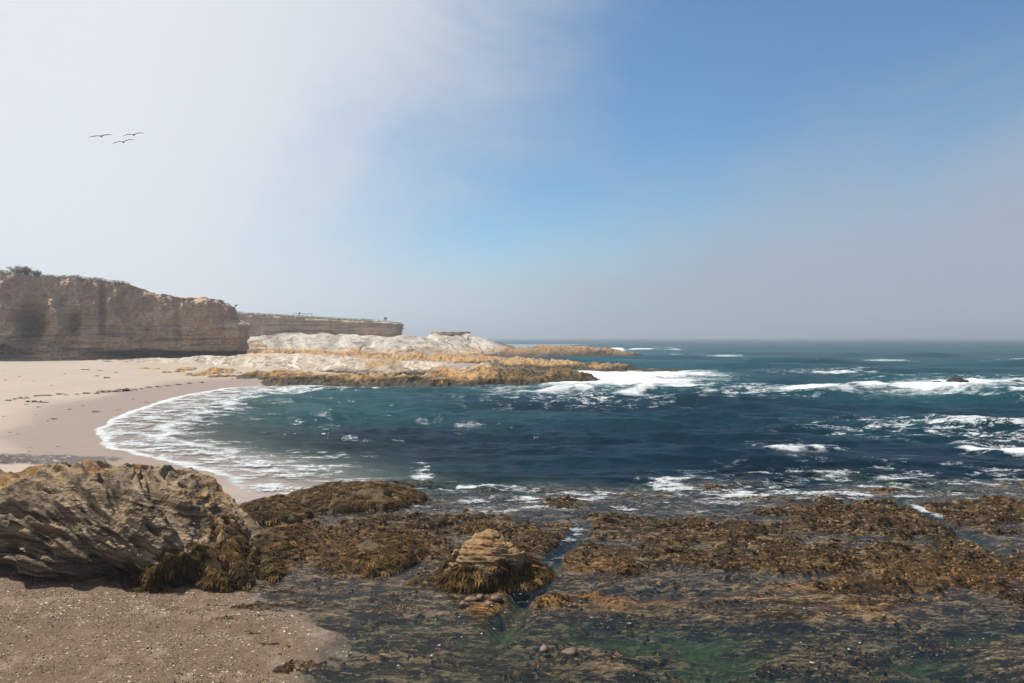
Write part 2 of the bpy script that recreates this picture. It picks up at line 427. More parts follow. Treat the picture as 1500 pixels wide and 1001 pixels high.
def leaf_mat(name, a, b, trans=.25, rough=.45):
    m, n = material(name)
    r = n.new('ShaderNodeObjectInfo').outputs['Random']
    c = n.mix(n.noise(n.obj(), 3, 2), a, b)
    c = n.mix(n.math('MULTIPLY', r, .6), c, tuple(q*.45 for q in a))
    p = n.new('ShaderNodeBsdfPrincipled'); n.l.new(c, p.inputs['Base Color']); p.inputs['Roughness'].default_value = rough
    p.inputs['Specular IOR Level'].default_value = .12
    t = n.new('ShaderNodeBsdfTranslucent'); n.l.new(c, t.inputs[0])
    mx = n.new('ShaderNodeMixShader'); mx.inputs[0].default_value = trans
    n.l.new(p.outputs[0], mx.inputs[1]); n.l.new(t.outputs[0], mx.inputs[2])
    n.l.new(mx.outputs[0], n.new('ShaderNodeOutputMaterial').inputs[0])
    return m
def plain(name, a, b, scale=8, rough=.8):
    m, n = material(name); o = n.obj()
    nz = n.noise(o, scale, 4, .6)
    finish(n, n.mix(nz, a, b), rough, n.bump(nz, .4, .02)); return m

M_SAND = mat_sand(); M_REEF = mat_reef(); M_SEA = mat_water()
M_NEAR = rock_mat('bedded_outcrop_rock', (.052, .037, .024), (.30, .222, .145), (1.1, .4, 7.5), lichen=(.26, .13, .03), stripe=.75, dark=(.022, .017, .012), nscale=1.6, bumpd=.05, dirt=.6)
M_BOULD = rock_mat('boulder_rock', (.10, .062, .032), (.25, .165, .09), (1.5, 0, 10), lichen=(.22, .115, .035), stripe=.5, nscale=2.4, bumpd=.04)
def mat_cliff():
    m, n = material('brown_cliff_rock'); o = n.obj(); tall = n.attr('tall')
    big = n.noise(n.vscale(o, (1, 1, .55)), .11, 4, .6); mid = n.noise(o, .42, 6, .65)
    cx = n.vscale(o, (.05, .05, 1.0)); st = n.noise(cx, 1.5, 5, .65)
    c = n.mix(n.step(tall, .25, .75), (.64, .42, .25), (.52, .38, .275))
    c = n.mix(n.step(big, .38, .62, 0, .75), c, (.42, .28, .185))
    c = n.mix(n.step(mid, .54, .70, 0, .6), c, (.66, .49, .35))
    c = n.mix(n.math('MULTIPLY', n.step(st, .51, .57), n.step(tall, .3, .9, .8, .25)), c, (.165, .112, .078))
    c = n.mix(n.math('MULTIPLY', n.step(n.noise(cx, 2.6, 3, .6), .56, .61), n.step(tall, .3, .95, .7, .3)), c, (.54, .41, .30))
    c = n.mix(n.math('MULTIPLY', n.step(tall, .62, .95), n.step(n.noise(o, .18, 4, .6), .35, .6, .2, .8)), c, (.38, .27, .20))
    c = n.mix(n.step(n.noise(n.vscale(o, (1, 1, 1.6)), .055, 3, .5), .46, .58, 0, .55), c, (.34, .225, .155))
    vs = n.noise(n.vscale(o, (1, 1, .13)), .55, 4, .6)
    c = n.mix(n.step(vs, .54, .68, 0, .5), c, (.29, .205, .15))
    c = n.mix(n.step(n.noise(o, 2.2, 5, .7), .35, .6, .40, 0), c, (.20, .14, .105))
    c = n.mix(n.attr('weed'), c, n.mix(n.noise(o, 1.5, 4), (.05, .06, .02), (.13, .13, .05)))
    finish(n, c, .95, n.bump(n.math('ADD', n.noise(o, 1.2, 7, .7), n.math('MULTIPLY', st, .6)), .9, .6), .15)
    return m
M_CLIFF = mat_cliff()
M_WHITE = rock_mat('pale_folded_rock', (.15, .128, .105), (.56, .50, .42), (.16, -.12, .55), lichen=(.26, .16, .075), weed=(.055, .04, .02), stripe=.65, dark=(.13, .11, .092), nscale=.22, bumpd=.8, dirt=.55)
M_SHELF = rock_mat('shelf_rock', (.22, .175, .13), (.60, .54, .45), (.30, -.10, 1.3), lichen=(.25, .145, .055), weed=(.03, .021, .010), stripe=.6, dark=(.085, .063, .045), nscale=.45, bumpd=.45, dirt=.4, alt=((.10, .07, .045), (.30, .21, .13)))
M_ISLE = rock_mat('sea_rock', (.085, .06, .038), (.20, .145, .095), (.3, .1, 1.6), lichen=(.20, .12, .055), stripe=.5, dark=(.05, .036, .024), nscale=.7, bumpd=.15)
M_BLACK = rock_mat('wet_black_rock', (.018, .015, .012), (.055, .045, .035), (.3, .1, 2), lichen=(.06, .05, .04), stripe=.5, dark=(.012, .010, .008), nscale=1.2, bumpd=.1)
M_WEED = leaf_mat('kelp_brown', (.042, .025, .007), (.135, .080, .020), .3, .75)
M_WEED3 = leaf_mat('rockweed_golden', (.085, .044, .012), (.34, .195, .07), .3, .7)
M_WEED2 = leaf_mat('rockweed_dark', (.012, .008, .003), (.048, .028, .010), .2, .7)
def crust_mat():
    m, n = material('mussel_crust'); r = n.new('ShaderNodeObjectInfo').outputs['Random']
    c = n.mix(n.step(r, .35, .95), (.008, .006, .004), (.27, .165, .075))
    c = n.mix(n.step(n.noise(n.obj(), 2.5, 4, .6), .4, .6, 0, .8), c, (.022, .014, .008))
    finish(n, c, .6, None, .15); return m
M_LUMP = crust_mat()
M_GRASS = leaf_mat('bluff_grass', (.075, .105, .025), (.20, .22, .06), .3, .7)
M_TWIG = leaf_mat('dry_brush', (.10, .085, .055), (.22, .19, .12), .2, .8)
M_KELP = plain('dried_kelp', (.045, .028, .014), (.13, .08, .04), 6, .6)
M_BIRD = plain('bird_feathers', (.03, .025, .021), (.08, .068, .057), 9, .8)
M_COBBLE = plain('red_brown_cobble', (.045, .026, .018), (.13, .08, .055), 9, .6)


# ------------------------------------------------------------------ land forms built from crest lines
def ridge_h(x, y, ridges):
    """height of ground made of crest lines [(x, y, z, width), ...]; also says which line rules where"""
    best = np.full(x.shape, -2.0); who = np.zeros(x.shape, int)
    for i, (pts, pw) in enumerate(ridges):
        h = np.full(x.shape, -2.0); dm = np.full(x.shape, 1e9)
        for a, b in zip(pts[:-1], pts[1:]):
            d, t = seg(x, y, a, b)
            z = a[2]+(b[2]-a[2])*t; wd = a[3]+(b[3]-a[3])*t
            hh = z*(1-(d/wd)**pw)+np.where(d > wd, -.6*(d/wd-1), 0)
            h = np.where(d/wd < dm, hh, h); dm = np.minimum(dm, d/wd)
        h = np.maximum(h, -2.0)
        who = np.where(h > best, i, who); best = np.maximum(best, h)
    return best, who
def C(px, py, d, w):           # crest point seen at a photograph spot, standing d metres away
    return ((px-750)/F*d, d, H-(py-HOR)/F*d, w)

R_FRONT = ([C(235, 541, 104, 7), C(330, 546, 98, 7), C(450, 553, 91, 6), C(560, 549, 88, 6.5), C(640, 545, 89, 7.5), C(700, 540, 92, 9), C(790, 545, 95, 8)], 3)
R_WHITE = ([C(130, 529, 126, 9), C(250, 525, 130, 12), C(370, 519, 128, 16), C(470, 522, 120, 15), C(560, 529, 112, 12), C(650, 538, 103, 9)], 2.4)
R_GREY = ([C(590, 541, 98, 7), C(680, 538, 97, 7), C(750, 540, 100, 7)], 2.4)
R_ORANGE = ([C(380, 514, 165, 22), C(500, 516, 160, 20), C(620, 519, 155, 18), C(740, 526, 145, 15), C(810, 530, 132, 11), C(870, 533, 126, 8), C(925, 540, 121, 6), C(948, 545.5, 118, 3.5)], 2.4)
R_LOW = ([C(700, 553, 96, 9), C(800, 553, 98, 6), C(818, 557, 98, 4)], 3)
SHELF = [R_FRONT, R_WHITE, R_GREY, R_ORANGE, R_LOW]

def shelf_h(x, y, detail=True):
    wx = x+1.6*fbm(x*.10, y*.10, 2, 101); wy = y+1.6*fbm(x*.10, y*.10, 2, 102)
    z, who = ridge_h(wx, wy, SHELF)
    if detail:
        on = sst(z, -.4, .6)*np.where(who == 1, .5, 1.25)
        q = z+.30*x*.3+.25*y*.4+fbm(x*.06, y*.06, 2, 104)*2
        z = z+on*(.55*fbm(x*.20, y*.14, 4, 105, .55)+.28*ledge(q*1.1, x+y*.3, 106, .7, .12)+.10*ledge(q*3.7, x, 107, .7, .3)-.5*np.abs(fbm(x*.45, y*.3, 3, 108))+.05)
    return z, who

# ---- open water height (before the shore calms it)
rw = np.random.default_rng(5)
WAVES = []
for i in range(54):
    lam = 0.7*(34/0.7)**(i/53.0); ang = rw.normal(0, .50 if lam < 8 else .16)-.10
    WAVES.append((lam, ang, .0115*lam**.92*rw.uniform(.6, 1.3)*(1.45 if lam < 4 else (1.25 if lam < 12 else 1.15)), rw.uniform(0, 6.28)))


# ------------------------------------------------------------------ the sea
def build_sea():
    t = np.concatenate([np.linspace(.00068, .235, 350, endpoint=False), np.linspace(.235, .62, 130)])[:, None]
    u = np.linspace(-1.05, 1.05, 1000)[None, :]
    Y = H/t+0*u; X = u*Y; px = 750+1000*u+0*t; py = HOR+1000*t+0*u
    s = shore_dist(X, Y)
    near = Y < 45
    bot = sand_h(X, Y, s)
    rz = np.full(X.shape, -9.0); rz[near] = reef_h(X[near], Y[near])[0]
    sz = np.full(X.shape, -9.0); mid = (Y > 75) & (Y < 215) & (X < 60); sz[mid] = shelf_h(X[mid], Y[mid], False)[0]
    bot = np.maximum(np.maximum(bot, rz), np.where(sz > -1.9, sz, -9))
    dep0 = np.maximum(-bot, 0)
    calm = sst(dep0, .12, 1.3)*(.35+.65*sst(Y, 24, 48))
    dY = np.abs(np.gradient(Y, axis=0)); dX = np.abs(np.gradient(X, axis=1))
    Z = np.zeros(X.shape, np.float32)
    for lam, a, amp, ph in WAVES:
        k = 2*np.pi/lam; cx, cy = math.sin(a), -math.cos(a)
        sp = np.maximum(np.abs(cy)*dY, np.abs(cx)*dX)
        att = sst(lam/sp, 2.0, 4.5)
        row = att.max(1) > 0
        if not row.any(): continue
        ph2 = k*(cx*X[row]+cy*Y[row])+ph
        env = .65+.7*perlin(X[row]/(lam*5), Y[row]/(lam*3), 300+int(lam*10))
        Z[row] += (amp*env*att[row]*((np.sin(ph2)*.5+.5)**1.6*2-.85)).astype(np.float32)
    Z *= calm
    foam = np.zeros(X.shape); lace = np.zeros(X.shape); teal = np.zeros(X.shape)
    # breaking crests: photograph ends, height, foam on the near face
    for (a, b, hgt, wd, fo) in [((1120, 664), (1245, 661), .34, .9, 1.0), ((1395, 660), (1600, 680), .42, 1.1, 1.0), ((1020, 572), (1600, 588), .8, 3.2, 1.0),
                                ((760, 577), (1060, 571), .35, 2.6, .8), ((1150, 549), (1330, 546), .6, 4, .7), ((1290, 565), (1600, 560), .6, 4, .5),
                                ((1100, 533), (1240, 531), .9, 7, .25), ((920, 513), (1010, 514), .8, 9, .9), ((838, 519), (925, 521), 2.3, 4.5, 1.5), ((1060, 512), (1200, 511), .8, 9, .3), ((1330, 622), (1600, 640), .25, 2, .2),
                                ((640, 714), (730, 717), .12, .35, .9), ((1130, 603), (1400, 612), .3, 2.4, 0), ((700, 628), (1000, 622), .2, 1.8, 0), ((1450, 532), (1600, 534), .9, 7, .5), ((1180, 521), (1420, 524), .9, 9, .15)]:
        A = W(*a); B = W(*b)
        wob = wd*1.2*fbm(X*.35/wd, Y*.1/wd, 2, 121)
        dx, dy = B[0]-A[0], B[1]-A[1]; L = math.hypot(dx, dy)
        tt = ((X-A[0])*dx+(Y-A[1])*dy)/(L*L); dd = ((X-A[0])*-dy+(Y-A[1])*dx)/L+wob
        ends = sst(tt, -.12, .18)*(1-sst(tt, .78, 1.12))
        prof = np.where(dd < 0, np.exp(-(dd/(wd*.8))**2), np.exp(-(dd/(wd*2.2))**2))*ends
        Z += (hgt*prof).astype(np.float32)
        brk = sst(fbm(X*.5/wd, Y*.5/wd, 2, 122), -.5, .25)
        foam = np.maximum(foam, fo*brk*ends*np.exp(-((dd+wd*.25)/(wd*.75))**2)*1.1)
        lace = np.maximum(lace, .55*fo*ends*np.exp(-((dd-wd*1.5)/(wd*2.6))**2))
        teal = np.maximum(teal, .35*prof*sst(Y, 30, 70))
    def blob(cx, cy, rx, ry, v, ang=0.0, pw=2):
        ca, sa = math.cos(ang), math.sin(ang); ax = px-cx; ay = py-cy
        return v*np.exp(-((np.abs((ax*ca+ay*sa)/rx))**pw+(np.abs((-ax*sa+ay*ca)/ry))**pw))
    fbr = fbm(X*.05, Y*.035, 4, 131); fst = fbm(X*.06, Y*.22, 4, 132)
    for b in [(925, 553, 135, 10, 1.35), (890, 563, 125, 7, 1.15), (1010, 567, 100, 5, .85), (1120, 569, 120, 3.5, .55), (884, 517, 40, 5, 1.3), (930, 522, 40, 2.2, .6), (958, 510, 40, 2, .8),
              (1420, 569, 150, 9, 1.15), (1420, 580, 150, 5, 1.05), (1270, 571, 120, 5, .85), (1180, 577, 90, 3, .7), (1450, 545, 120, 2.5, .6), (1330, 528, 120, 1.6, .5), (1120, 537, 60, 2, .6), (1060, 522, 50, 1.5, .5), (1230, 517, 70, 1.2, .45), (1400, 512, 90, 1, .4), (720, 570, 90, 3, .7), (600, 567, 130, 2.6, .6), (770, 520, 20, 3, .7), (740, 521, 30, 2, .5),
              (985, 546, 70, 3, .7), (1470, 562, 60, 3, .5), (1000, 519, 60, 1.6, .45), (1225, 546, 60, 2, .5), (800, 575, 120, 3, .6), (1370, 625, 130, 6, .34), (1330, 637, 130, 5, .3)]:
        thin = sst(fbm(X*.035+b[0], Y*.03, 3, 133), -.15, .35) if b[3] < 3 else 1.0
        foam = np.maximum(foam, blob(*b)*(1+.55*fst+.35*fbr)*thin)
        teal = np.maximum(teal, blob(b[0], b[1], b[2]*1.5, b[3]*2.4, min(1, b[4]*.9)))
    for b in [(1370, 626, 170, 17, .85), (1460, 640, 90, 18, .8), (1280, 618, 70, 9, .6), (840, 585, 180, 9, .6), (1110, 580, 110, 6, .6), (1250, 690, 260, 16, .33), (1440, 700, 120, 18, .4),
              (617, 700, 16, 16, 1.0), (600, 722, 24, 8, .7), (985, 705, 50, 12, .8), (1000, 716, 60, 6, .8), (950, 746, 80, 6, .7), (1345, 742, 70, 5, .85, .42), (700, 716, 90, 6, .6), (700, 745, 140, 10, .34),
              (480, 634, 25, 3, .6), (430, 690, 90, 14, .9), (390, 715, 60, 14, .95), (470, 668, 80, 8, .6), (830, 790, 18, 40, .4, .7), (760, 860, 30, 30, .2), (1150, 722, 320, 18, .62), (820, 728, 200, 14, .55), (520, 705, 140, 8, .5), (1380, 700, 200, 12, .5)]:
        lace = np.maximum(lace, blob(*b)*(1+.7*fbr))
    # the wash on the sand: a solid hem, then threads over brown water, then a second line
    sn = s+1.1*fbm(X*.16, Y*.16, 3, 141)+.4*fbm(X*.7, Y*.7, 2, 142)
    beach = sst(Y, 21.5, 26)*(1-sst(Y, 88, 100))*(1-sst(X, -14, -6))
    wid = .09*Y
    foam = np.maximum(foam, beach*.85*np.exp(-((s+.35+.25*fbm(X*.5, Y*.5, 2, 143))/(.010*Y+.12))**2))
    lace = np.maximum(lace, beach*.86*sst(-sn, -.3, .6)*(1-sst(-sn, wid*1.15, wid*1.9)))
    foam = np.maximum(foam, beach*.62*np.exp(-((sn+wid*1.15)/(.02*Y))**2)*(1+.5*fst))
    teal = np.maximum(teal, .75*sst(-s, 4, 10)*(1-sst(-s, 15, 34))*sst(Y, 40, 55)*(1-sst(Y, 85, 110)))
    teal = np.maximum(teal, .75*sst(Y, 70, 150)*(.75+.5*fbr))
    # white water close round the rocks of the shelf
    shf = mid & (sz > -1.6)
    foam = np.maximum(foam, np.where(shf, sst(sz, -1.5, -.2)*(.42+.4*fbm(X*.12, Y*.2, 3, 151)), 0)*(.6+.4*sst(X, -15, 10)))
    Z = Z+.12*np.clip(foam, 0, 1)*sst(Y, 50, 90)
    foam_glint = sst(17.5-Y, 0, 3)*.9*sst(fbm(X*.35, Y*.5, 2, 161), -.25, .45)+.6*np.exp(-(np.minimum(seg(X, Y, CH[0][0], CH[0][1])[0], seg(X, Y, CH[1][0], CH[1][1])[0])/.35)**2)
    # the film runs up the wet sand a little
    Z = np.where((Y < 90) & (s > -6), Z*sst(-s, 0, 6), Z)
    depth = np.maximum(Z-bot, 0)
    keep = (Z > bot-.35) | (Y > 220)
    chop = (.10+.90*sst(Y, 26, 38))*(.25+.75*sst(dep0, .05, .8))
    o = grid('sea', X, Y, Z, M_SEA, attrs=dict(depth=np.minimum(depth, 30), foam=np.clip(foam, 0, 1.4), lace=np.clip(lace, 0, 1.2), teal=np.clip(teal, 0, 1), chop=chop, foam_glint=np.clip(foam_glint, 0, 1)), flip=True, keep=keep)
    tag(o, 'dark blue ocean with chop, white water and foam threads', 'sea', kind='structure')

def build_sand():
    t = np.concatenate([np.linspace(.018, .075, 110, endpoint=False), np.linspace(.075, .62, 250)])[:, None]
    u = np.concatenate([np.linspace(-1.35, .0, 300, endpoint=False), np.linspace(0, 1.15, 90)])[None, :]
    Y = H/t+0*u; X = u*Y
    s = shore_dist(X, Y); Z = sand_h(X, Y, s)
    px = 750+1000*u+0*t; py = HOR+(H-Z)*1000/Y
    # ripples and footprints of the dry sand
    Z = Z+sst(s, 5, 9)*.02*fbm(X*.8, Y*.8, 4, 201)+.012*fbm(X*2.2, Y*2.2, 3, 202)*(Y < 24)
    far = sst(Y, 24, 30)
    wet = (1-sst(s+1.6*fbm(X*.06, Y*.12, 3, 203)+.4*fbm(X*.3, Y*.3, 2, 204), .055*Y+1.0, .105*Y+2.0))*far
    wet = np.maximum(wet, (1-far)*(1-sst(s+.3*fbm(X, Y, 2, 205), .05, .55))*.75)
    grav = (1-sst(Y, 21, 26))
    A = W(-260, 676, .45); B = W(112, 671, .3)
    d, tt = seg(X, Y, A, B)
    peb = sst(1.9-d+.5*fbm(X*.9, Y*.9, 3, 206), 0, .5)
    o = grid('beach', X, Y, Z, M_SAND, flip=True, attrs=dict(wet=wet, gravel=grav, pebble=peb))
    tag(o, 'pale sandy cove beach, wet towards the water', 'beach', kind='structure')

def build_reef():
    X, Y, T, U = fan(.178, .60, 400, -.62, 1.0, 780)
    Z, pat = reef_h(X, Y)
    px = 750+1000*U; py = HOR+1000*T
    orange = np.zeros(X.shape)
    for cx, cy, rx, ry, v in [(725, 887, 32, 12, 1.4), (795, 882, 35, 8, .8), (915, 882, 95, 8, .9), (1180, 862, 90, 5, .5), (860, 832, 60, 10, .5), (1080, 713, 50, 5, .8), (1300, 716, 60, 5, .8), (1360, 845, 120, 16, .6), (450, 800, 60, 25, .5), (1250, 890, 110, 4, .4), (960, 715, 80, 4, .5), (540, 800, 60, 20, .4), (640, 800, 50, 12, .6)]:
        X0, Y0 = W(cx, cy); sx = rx/1000*Y0; sy = Y0*Y0/(H*1000)*ry
        orange = np.maximum(orange, v*np.exp(-((X-X0)/sx)**2-((Y-Y0)/sy)**2))
    sh = sand_h(X, Y)
    keep = Z > sh-.25
    o = grid('reef', X, Y, Z, M_REEF, flip=True, attrs=dict(depth=np.maximum(-Z, 0), pat=np.clip(pat*6, 0, 1), orange=np.clip(orange, 0, 1)), smooth=True, keep=keep)
    tag(o, 'flat bedded tidal reef with brown weed patches and clear shallow pools', 'reef', kind='structure')

build_sea(); build_sand(); build_reef()


# ------------------------------------------------------------------ cliffs
def along(pts, ns):
    P = np.array(pts, float); L = np.r_[0, np.cumsum(np.hypot(*np.diff(P[:, :2], axis=0).T))]
    q = np.linspace(0, L[-1], ns); R = np.stack([np.interp(q, L, P[:, k]) for k in range(P.shape[1])], 1)
    for _ in range(3):
        R[1:-1, :2] = (R[:-2, :2]+R[1:-1, :2]*2+R[2:, :2])/4
    return q, R

def cliff_mesh(name, pts, ns, nf, nt, seed, mat, parent, face_fn, batter=.12, top_noise=.40):
    """a rock wall swept along a plan line (x, y, foot, rim, back x, back y) with its plateau behind"""
    q, R = along(pts, ns)
    tx = np.gradient(R[:, 0]); ty = np.gradient(R[:, 1]); l = np.hypot(tx, ty)
    k = max(3, ns//40)
    nx = np.convolve(np.pad(ty/l, k, 'edge'), np.ones(2*k+1)/(2*k+1), 'valid'); ny = np.convolve(np.pad(-tx/l, k, 'edge'), np.ones(2*k+1)/(2*k+1), 'valid')
    l = np.hypot(nx, ny); nx /= l; ny /= l
    v = np.linspace(0, 1, nf)[:, None]; Q = q[None, :]+0*v
    rim = R[:, 3]+top_noise*fbm(q*.16, q*0+.5, 5, seed, .65)
    zb = R[:, 2]
    Z = zb-1.0+(rim-zb+1.0)*v
    off = -batter*(Z-zb)+face_fn(Q, Z, v+0*Q, R)
    rr = sst(v, .93, 1.0); off = off-rr*(.3+.5*np.abs(fbm(Q*.3, Z*0, 3, seed+1)))
    X = R[:, 0]+nx*off; Y = R[:, 1]+ny*off
    r = (np.linspace(0, 1, nt+1)[1:]**1.6)[:, None]
    ex, ey, ez = X[-1], Y[-1], Z[-1]
    XT = ex+(R[:, 4]-ex)*r; YT = ey+(R[:, 5]-ey)*r
    ZT = ez+top_noise*fbm(XT*.12, YT*.12, 3, seed+2)*sst(r, 0, .1)+.3*sst(r, 0, .1)-.9*sst(r, .2, 1)
    X = np.vstack([X, XT]); Y = np.vstack([Y, YT]); Z = np.vstack([Z, ZT])
    vv = np.vstack([v+0*Q, 1+r+0*XT])
    at = face_attrs(X, Y, Z, vv, zb)
    o = grid(name, X, Y, Z, mat, parent, attrs=at, smooth=False)
    return o, (ex, ey, ez, nx, ny, q)

def face_attrs(X, Y, Z, v, zb):
    return dict(tall=np.minimum(v, 1), weed=(v > 1.01)*((X < -88) & (Y < 160) | (Y > 232))*1.0)

def near_face(Q, Z, v, R):
    o = 1.3*fbm(Q*.11, Z*.06, 4, 211)+.85*fbm(Q*.33, Z*.28, 5, 212, .6)
    o += (.36*ledge(Z*.55+.35*fbm(Q*.03, Z*.02, 2, 213), Q*.5, 214, .8, .2)+.14*ledge(Z*2.3, Q, 215, .7, .2))*(1.3-1.15*v)
    o -= .22*np.abs(fbm(Q*.9, Z*.13, 3, 216))*sst(v, .2, .7)
    x = R[:, 0][None, :]; px = 750+1000*R[:, 0]/R[:, 1]; px = px[None, :]+0*Z; py = HOR-(Z-H)/R[:, 1]*1000
    # hollows and buttresses where the photograph has them
    for cx, cy, rx, ry, dpt in [(45, 478, 22, 34, 2.6), (108, 474, 9, 17, 1.4), (150, 455, 5, 40, .6), (15, 520, 40, 8, 1.6), (225, 520, 70, 5, 2.2), (310, 519, 60, 3.5, 1.5), (262, 470, 7, 30, .5), (80, 470, 12, 30, -.8), (0, 455, 14, 30, -.6), (130, 505, 16, 20, -.7)]:
        o -= 2.4*dpt*np.exp(-(((px-cx)/rx)**2+((py-cy)/ry)**2)**1.6)
    # the nose: lower block stands forward, upper part steps back
    o += -1.9*sst(px, 300, 350)*sst(Z, 8.8, 10.2)+.8*sst(px, 330, 365)*(1-sst(Z, 8.6, 9.8))
    o += 1.6*sst(px, 278, 300)*(1-sst(px, 335, 372))*sst(Z, 5, 12)*.5
    o += 1.8*np.exp(-((Z-R[:, 2])/1.2)**2)*sst(px, -60, 10)*(1-sst(px, 60, 120))
    return o

nc = empty('sea_cliff', (-75, 136, 1.5))
def under(root, o):
    o.parent = root; o.matrix_parent_inverse.identity(); o.location = -root.location
    return o
PN = [(-165, 92, 1.2, 20.5, -210, 190), (-125, 110, 1.4, 18.8, -160, 205), (-95.2, 127, 1.5, 18.0, -118, 212), (-86.5, 132, 1.5, 17.9, -105, 213), (-79, 136, 1.6, 17.4, -98, 214), (-75.6, 137.5, 1.7, 16.4, -95, 214),
      (-73, 139, 1.7, 15.0, -92, 214), (-67.7, 141, 1.8, 14.6, -88, 215), (-63, 143, 1.9, 14.5, -84, 215), (-59.5, 145, 2.0, 14.0, -82, 216), (-57.5, 147.5, 2.0, 13.3, -80, 217), (-57.2, 151, 2, 12.8, -80, 218), (-61, 159, 2, 12.6, -80, 220), (-72, 176, 2, 12.2, -82, 222), (-90, 196, 2, 12, -100, 222)]
PN = [(a-1.6*float(sst(np.array(a), -76., -60.)), b, c, d, a-(40 if b < 155 else 22), b+(55 if b < 155 else 30)) for a, b, c, d, e, f in PN]
o, RIM_N = cliff_mesh('cliff_face', PN, 620, 150, 34, 220, M_CLIFF, None, near_face)
under(nc, o)
tag(nc, 'tall shaded brown sea cliff with grassy rim behind the sandy cove', 'cliff')

def far_face(Q, Z, v, R):
    o = .9*fbm(Q*.10, Z*.04, 4, 231)+.5*fbm(Q*.35, Z*.2, 4, 232)
    o += .9*ledge(Z*.42+.3*fbm(Q*.02, Z*.02, 2, 233), Q*.4, 234, .75, .12)+.35*ledge(Z*1.3, Q, 235, .7, .15)
    return o+.35*sst(v, .82, .9)
fc = empty('headland_cliff', (-70, 240, 6))
PF = [(-190, 228, 5.5, 16, -230, 330), (-130, 234, 5.6, 15.3, -150, 330), (-96, 240, 5.8, 14.4, -105, 320), (-84, 240, 6.6, 13.6, -90, 315), (-72, 241, 7.0, 12.9, -76, 310), (-53, 241, 6.6, 11.9, -60, 300), (-44, 241, 5.6, 11.5, -54, 295), (-40.6, 243.5, 5.4, 11.3, -53, 290), (-41, 250, 5.4, 11.3, -53, 290), (-44, 275, 5, 11.5, -54, 292)]
o, RIM_F = cliff_mesh('cliff_face', PF, 420, 80, 24, 240, M_CLIFF, None, far_face, .06, .15)
under(fc, o)
tag(fc, 'distant flat-topped brown cliff with green rim above pale slope', 'cliff')


# ------------------------------------------------------------------ rock bodies from crest lines
def ridge_rock(name, ridges, box, nr, ncol, mat, parent=None, seed=0, scale=1.0, rough=.3, beds=.2, dipx=.3, lich=(.2, 9), weedz=.7, warp=1.0, extra=None):
    x = np.linspace(box[0], box[1], ncol)[None, :]; y = np.linspace(box[2], box[3], nr)[:, None]
    X = x+0*y; Y = y+0*x; s = scale
    wx = X+warp*fbm(X*.16*s, Y*.16*s, 2, seed); wy = Y+warp*fbm(X*.16*s, Y*.16*s, 2, seed+1)
    Z, who = ridge_h(wx, wy, ridges); on = sst(Z, -.3/s, .7/s)
    q = Z+dipx*X+.1*Y+fbm(X*.08*s, Y*.08*s, 2, seed+2)*1.5/s
    Z = Z+on*(rough*fbm(X*.3*s, Y*.3*s, 5, seed+3, .55)+beds*ledge(q*1.2*s, X+.3*Y, seed+4, .7, .2*s)+.35*beds*ledge(q*4*s, X, seed+5, .7, .5*s)-.5*rough*np.abs(fbm(X*.7*s, Y*.7*s, 2, seed+6)))
    if extra: Z = extra(X, Y, Z)
    nz = fbm(X*.3*s, Y*.3*s, 3, seed+7)
    at = dict(lichen=np.clip(sst(Z+.5*nz, lich[0], lich[0]+.8)*(1-sst(Z+.5*nz, lich[1], lich[1]+.8)), 0, 1), weed=1-sst(Z+.45*nz, weedz*.5, weedz*1.5), wet=1-sst(Z+.2*nz, .12, .4))
    return grid(name, X, Y, Z, mat, parent, attrs=at, smooth=False, keep=Z > -.7)

def build_shelf():
    X, Y, T, U = fan(.0295, .0752, 215, -.70, .24, 800)
    Z, who = shelf_h(X, Y)
    nz = fbm(X*.12, Y*.12, 4, 251)
    lic = np.where(who == 3, 1.0, np.where(who == 0, 1.0, np.where(who == 4, .35, 0)))
    lic = np.where((who == 1), .9*sst(nz, .35, .7), lic)
    k = np.ones(7)/7
    lic = np.apply_along_axis(lambda a: np.convolve(a, k, 'same'), 1, lic)
    px = 750+1000*U
    lic = np.maximum(lic, sst(nz, .0, .4)*sst(px, 380, 560)*.35)*(1-.55*sst(px, 820, 930))
    weed = 1.3*(1-sst(Z+.35*nz, .55, 1.25))*sst(px, 250, 420); weed = np.maximum(weed, sst(px, 690, 760)*(who != 3)*.8)
    weed = np.maximum(weed, sst(px, 830, 930)*.5)
    keep = (Z > -.7) & (Z > sand_h(X, Y)-.3)
    o = grid('rock_shelf', X, Y, Z, M_SHELF, flip=True, attrs=dict(lichen=lic*1.5, pale=np.apply_along_axis(lambda a: np.convolve(a, np.ones(9)/9, 'same'), 1, np.where(who == 1, 1.0, np.where(who == 2, .55, .12))), weed=weed, wet=1-sst(Z+.3*nz, .35, .75)), smooth=False, keep=keep)
    tag(o, 'long low shelf of cream and orange rock running out into the surf', 'rock')
build_shelf()

HL = empty('pale_headland', (-25, 238, 0))
R_HEAD = ([(-200, 232, 6.2, 40), (-130, 238, 6.4, 40), C(350, 492, 243, 38), C(450, 488, 244, 36), C(530, 490, 244, 34), C(575, 494, 243, 32), C(600, 492.5, 240, 28), C(618, 496.5, 240, 24), C(640, 490.5, 239, 21), C(662, 488.5, 239, 20), C(688, 490, 239, 20), C(712, 498, 238, 18), C(745, 509, 236, 13), C(772, 514, 234, 8)], 1.7)
def fold_extra(X, Y, Z):
    # folded beds stand out as low ribs across the slope
    q = .10*X+.55*Z+.9*np.sin(X*.11+1.2)+.8*fbm(X*.05, Y*.05, 2, 261)
    return Z+.55*ledge(q*1.1, X, 262, .55, .05)*sst(Z, .5, 2)
o = ridge_rock('pale_slope', [R_HEAD], (-175, 14, 203, 282), 150, 520, M_WHITE, None, 270, .45, .42, .25, .1, (0.3, 2.2), .6, 2.0, fold_extra)
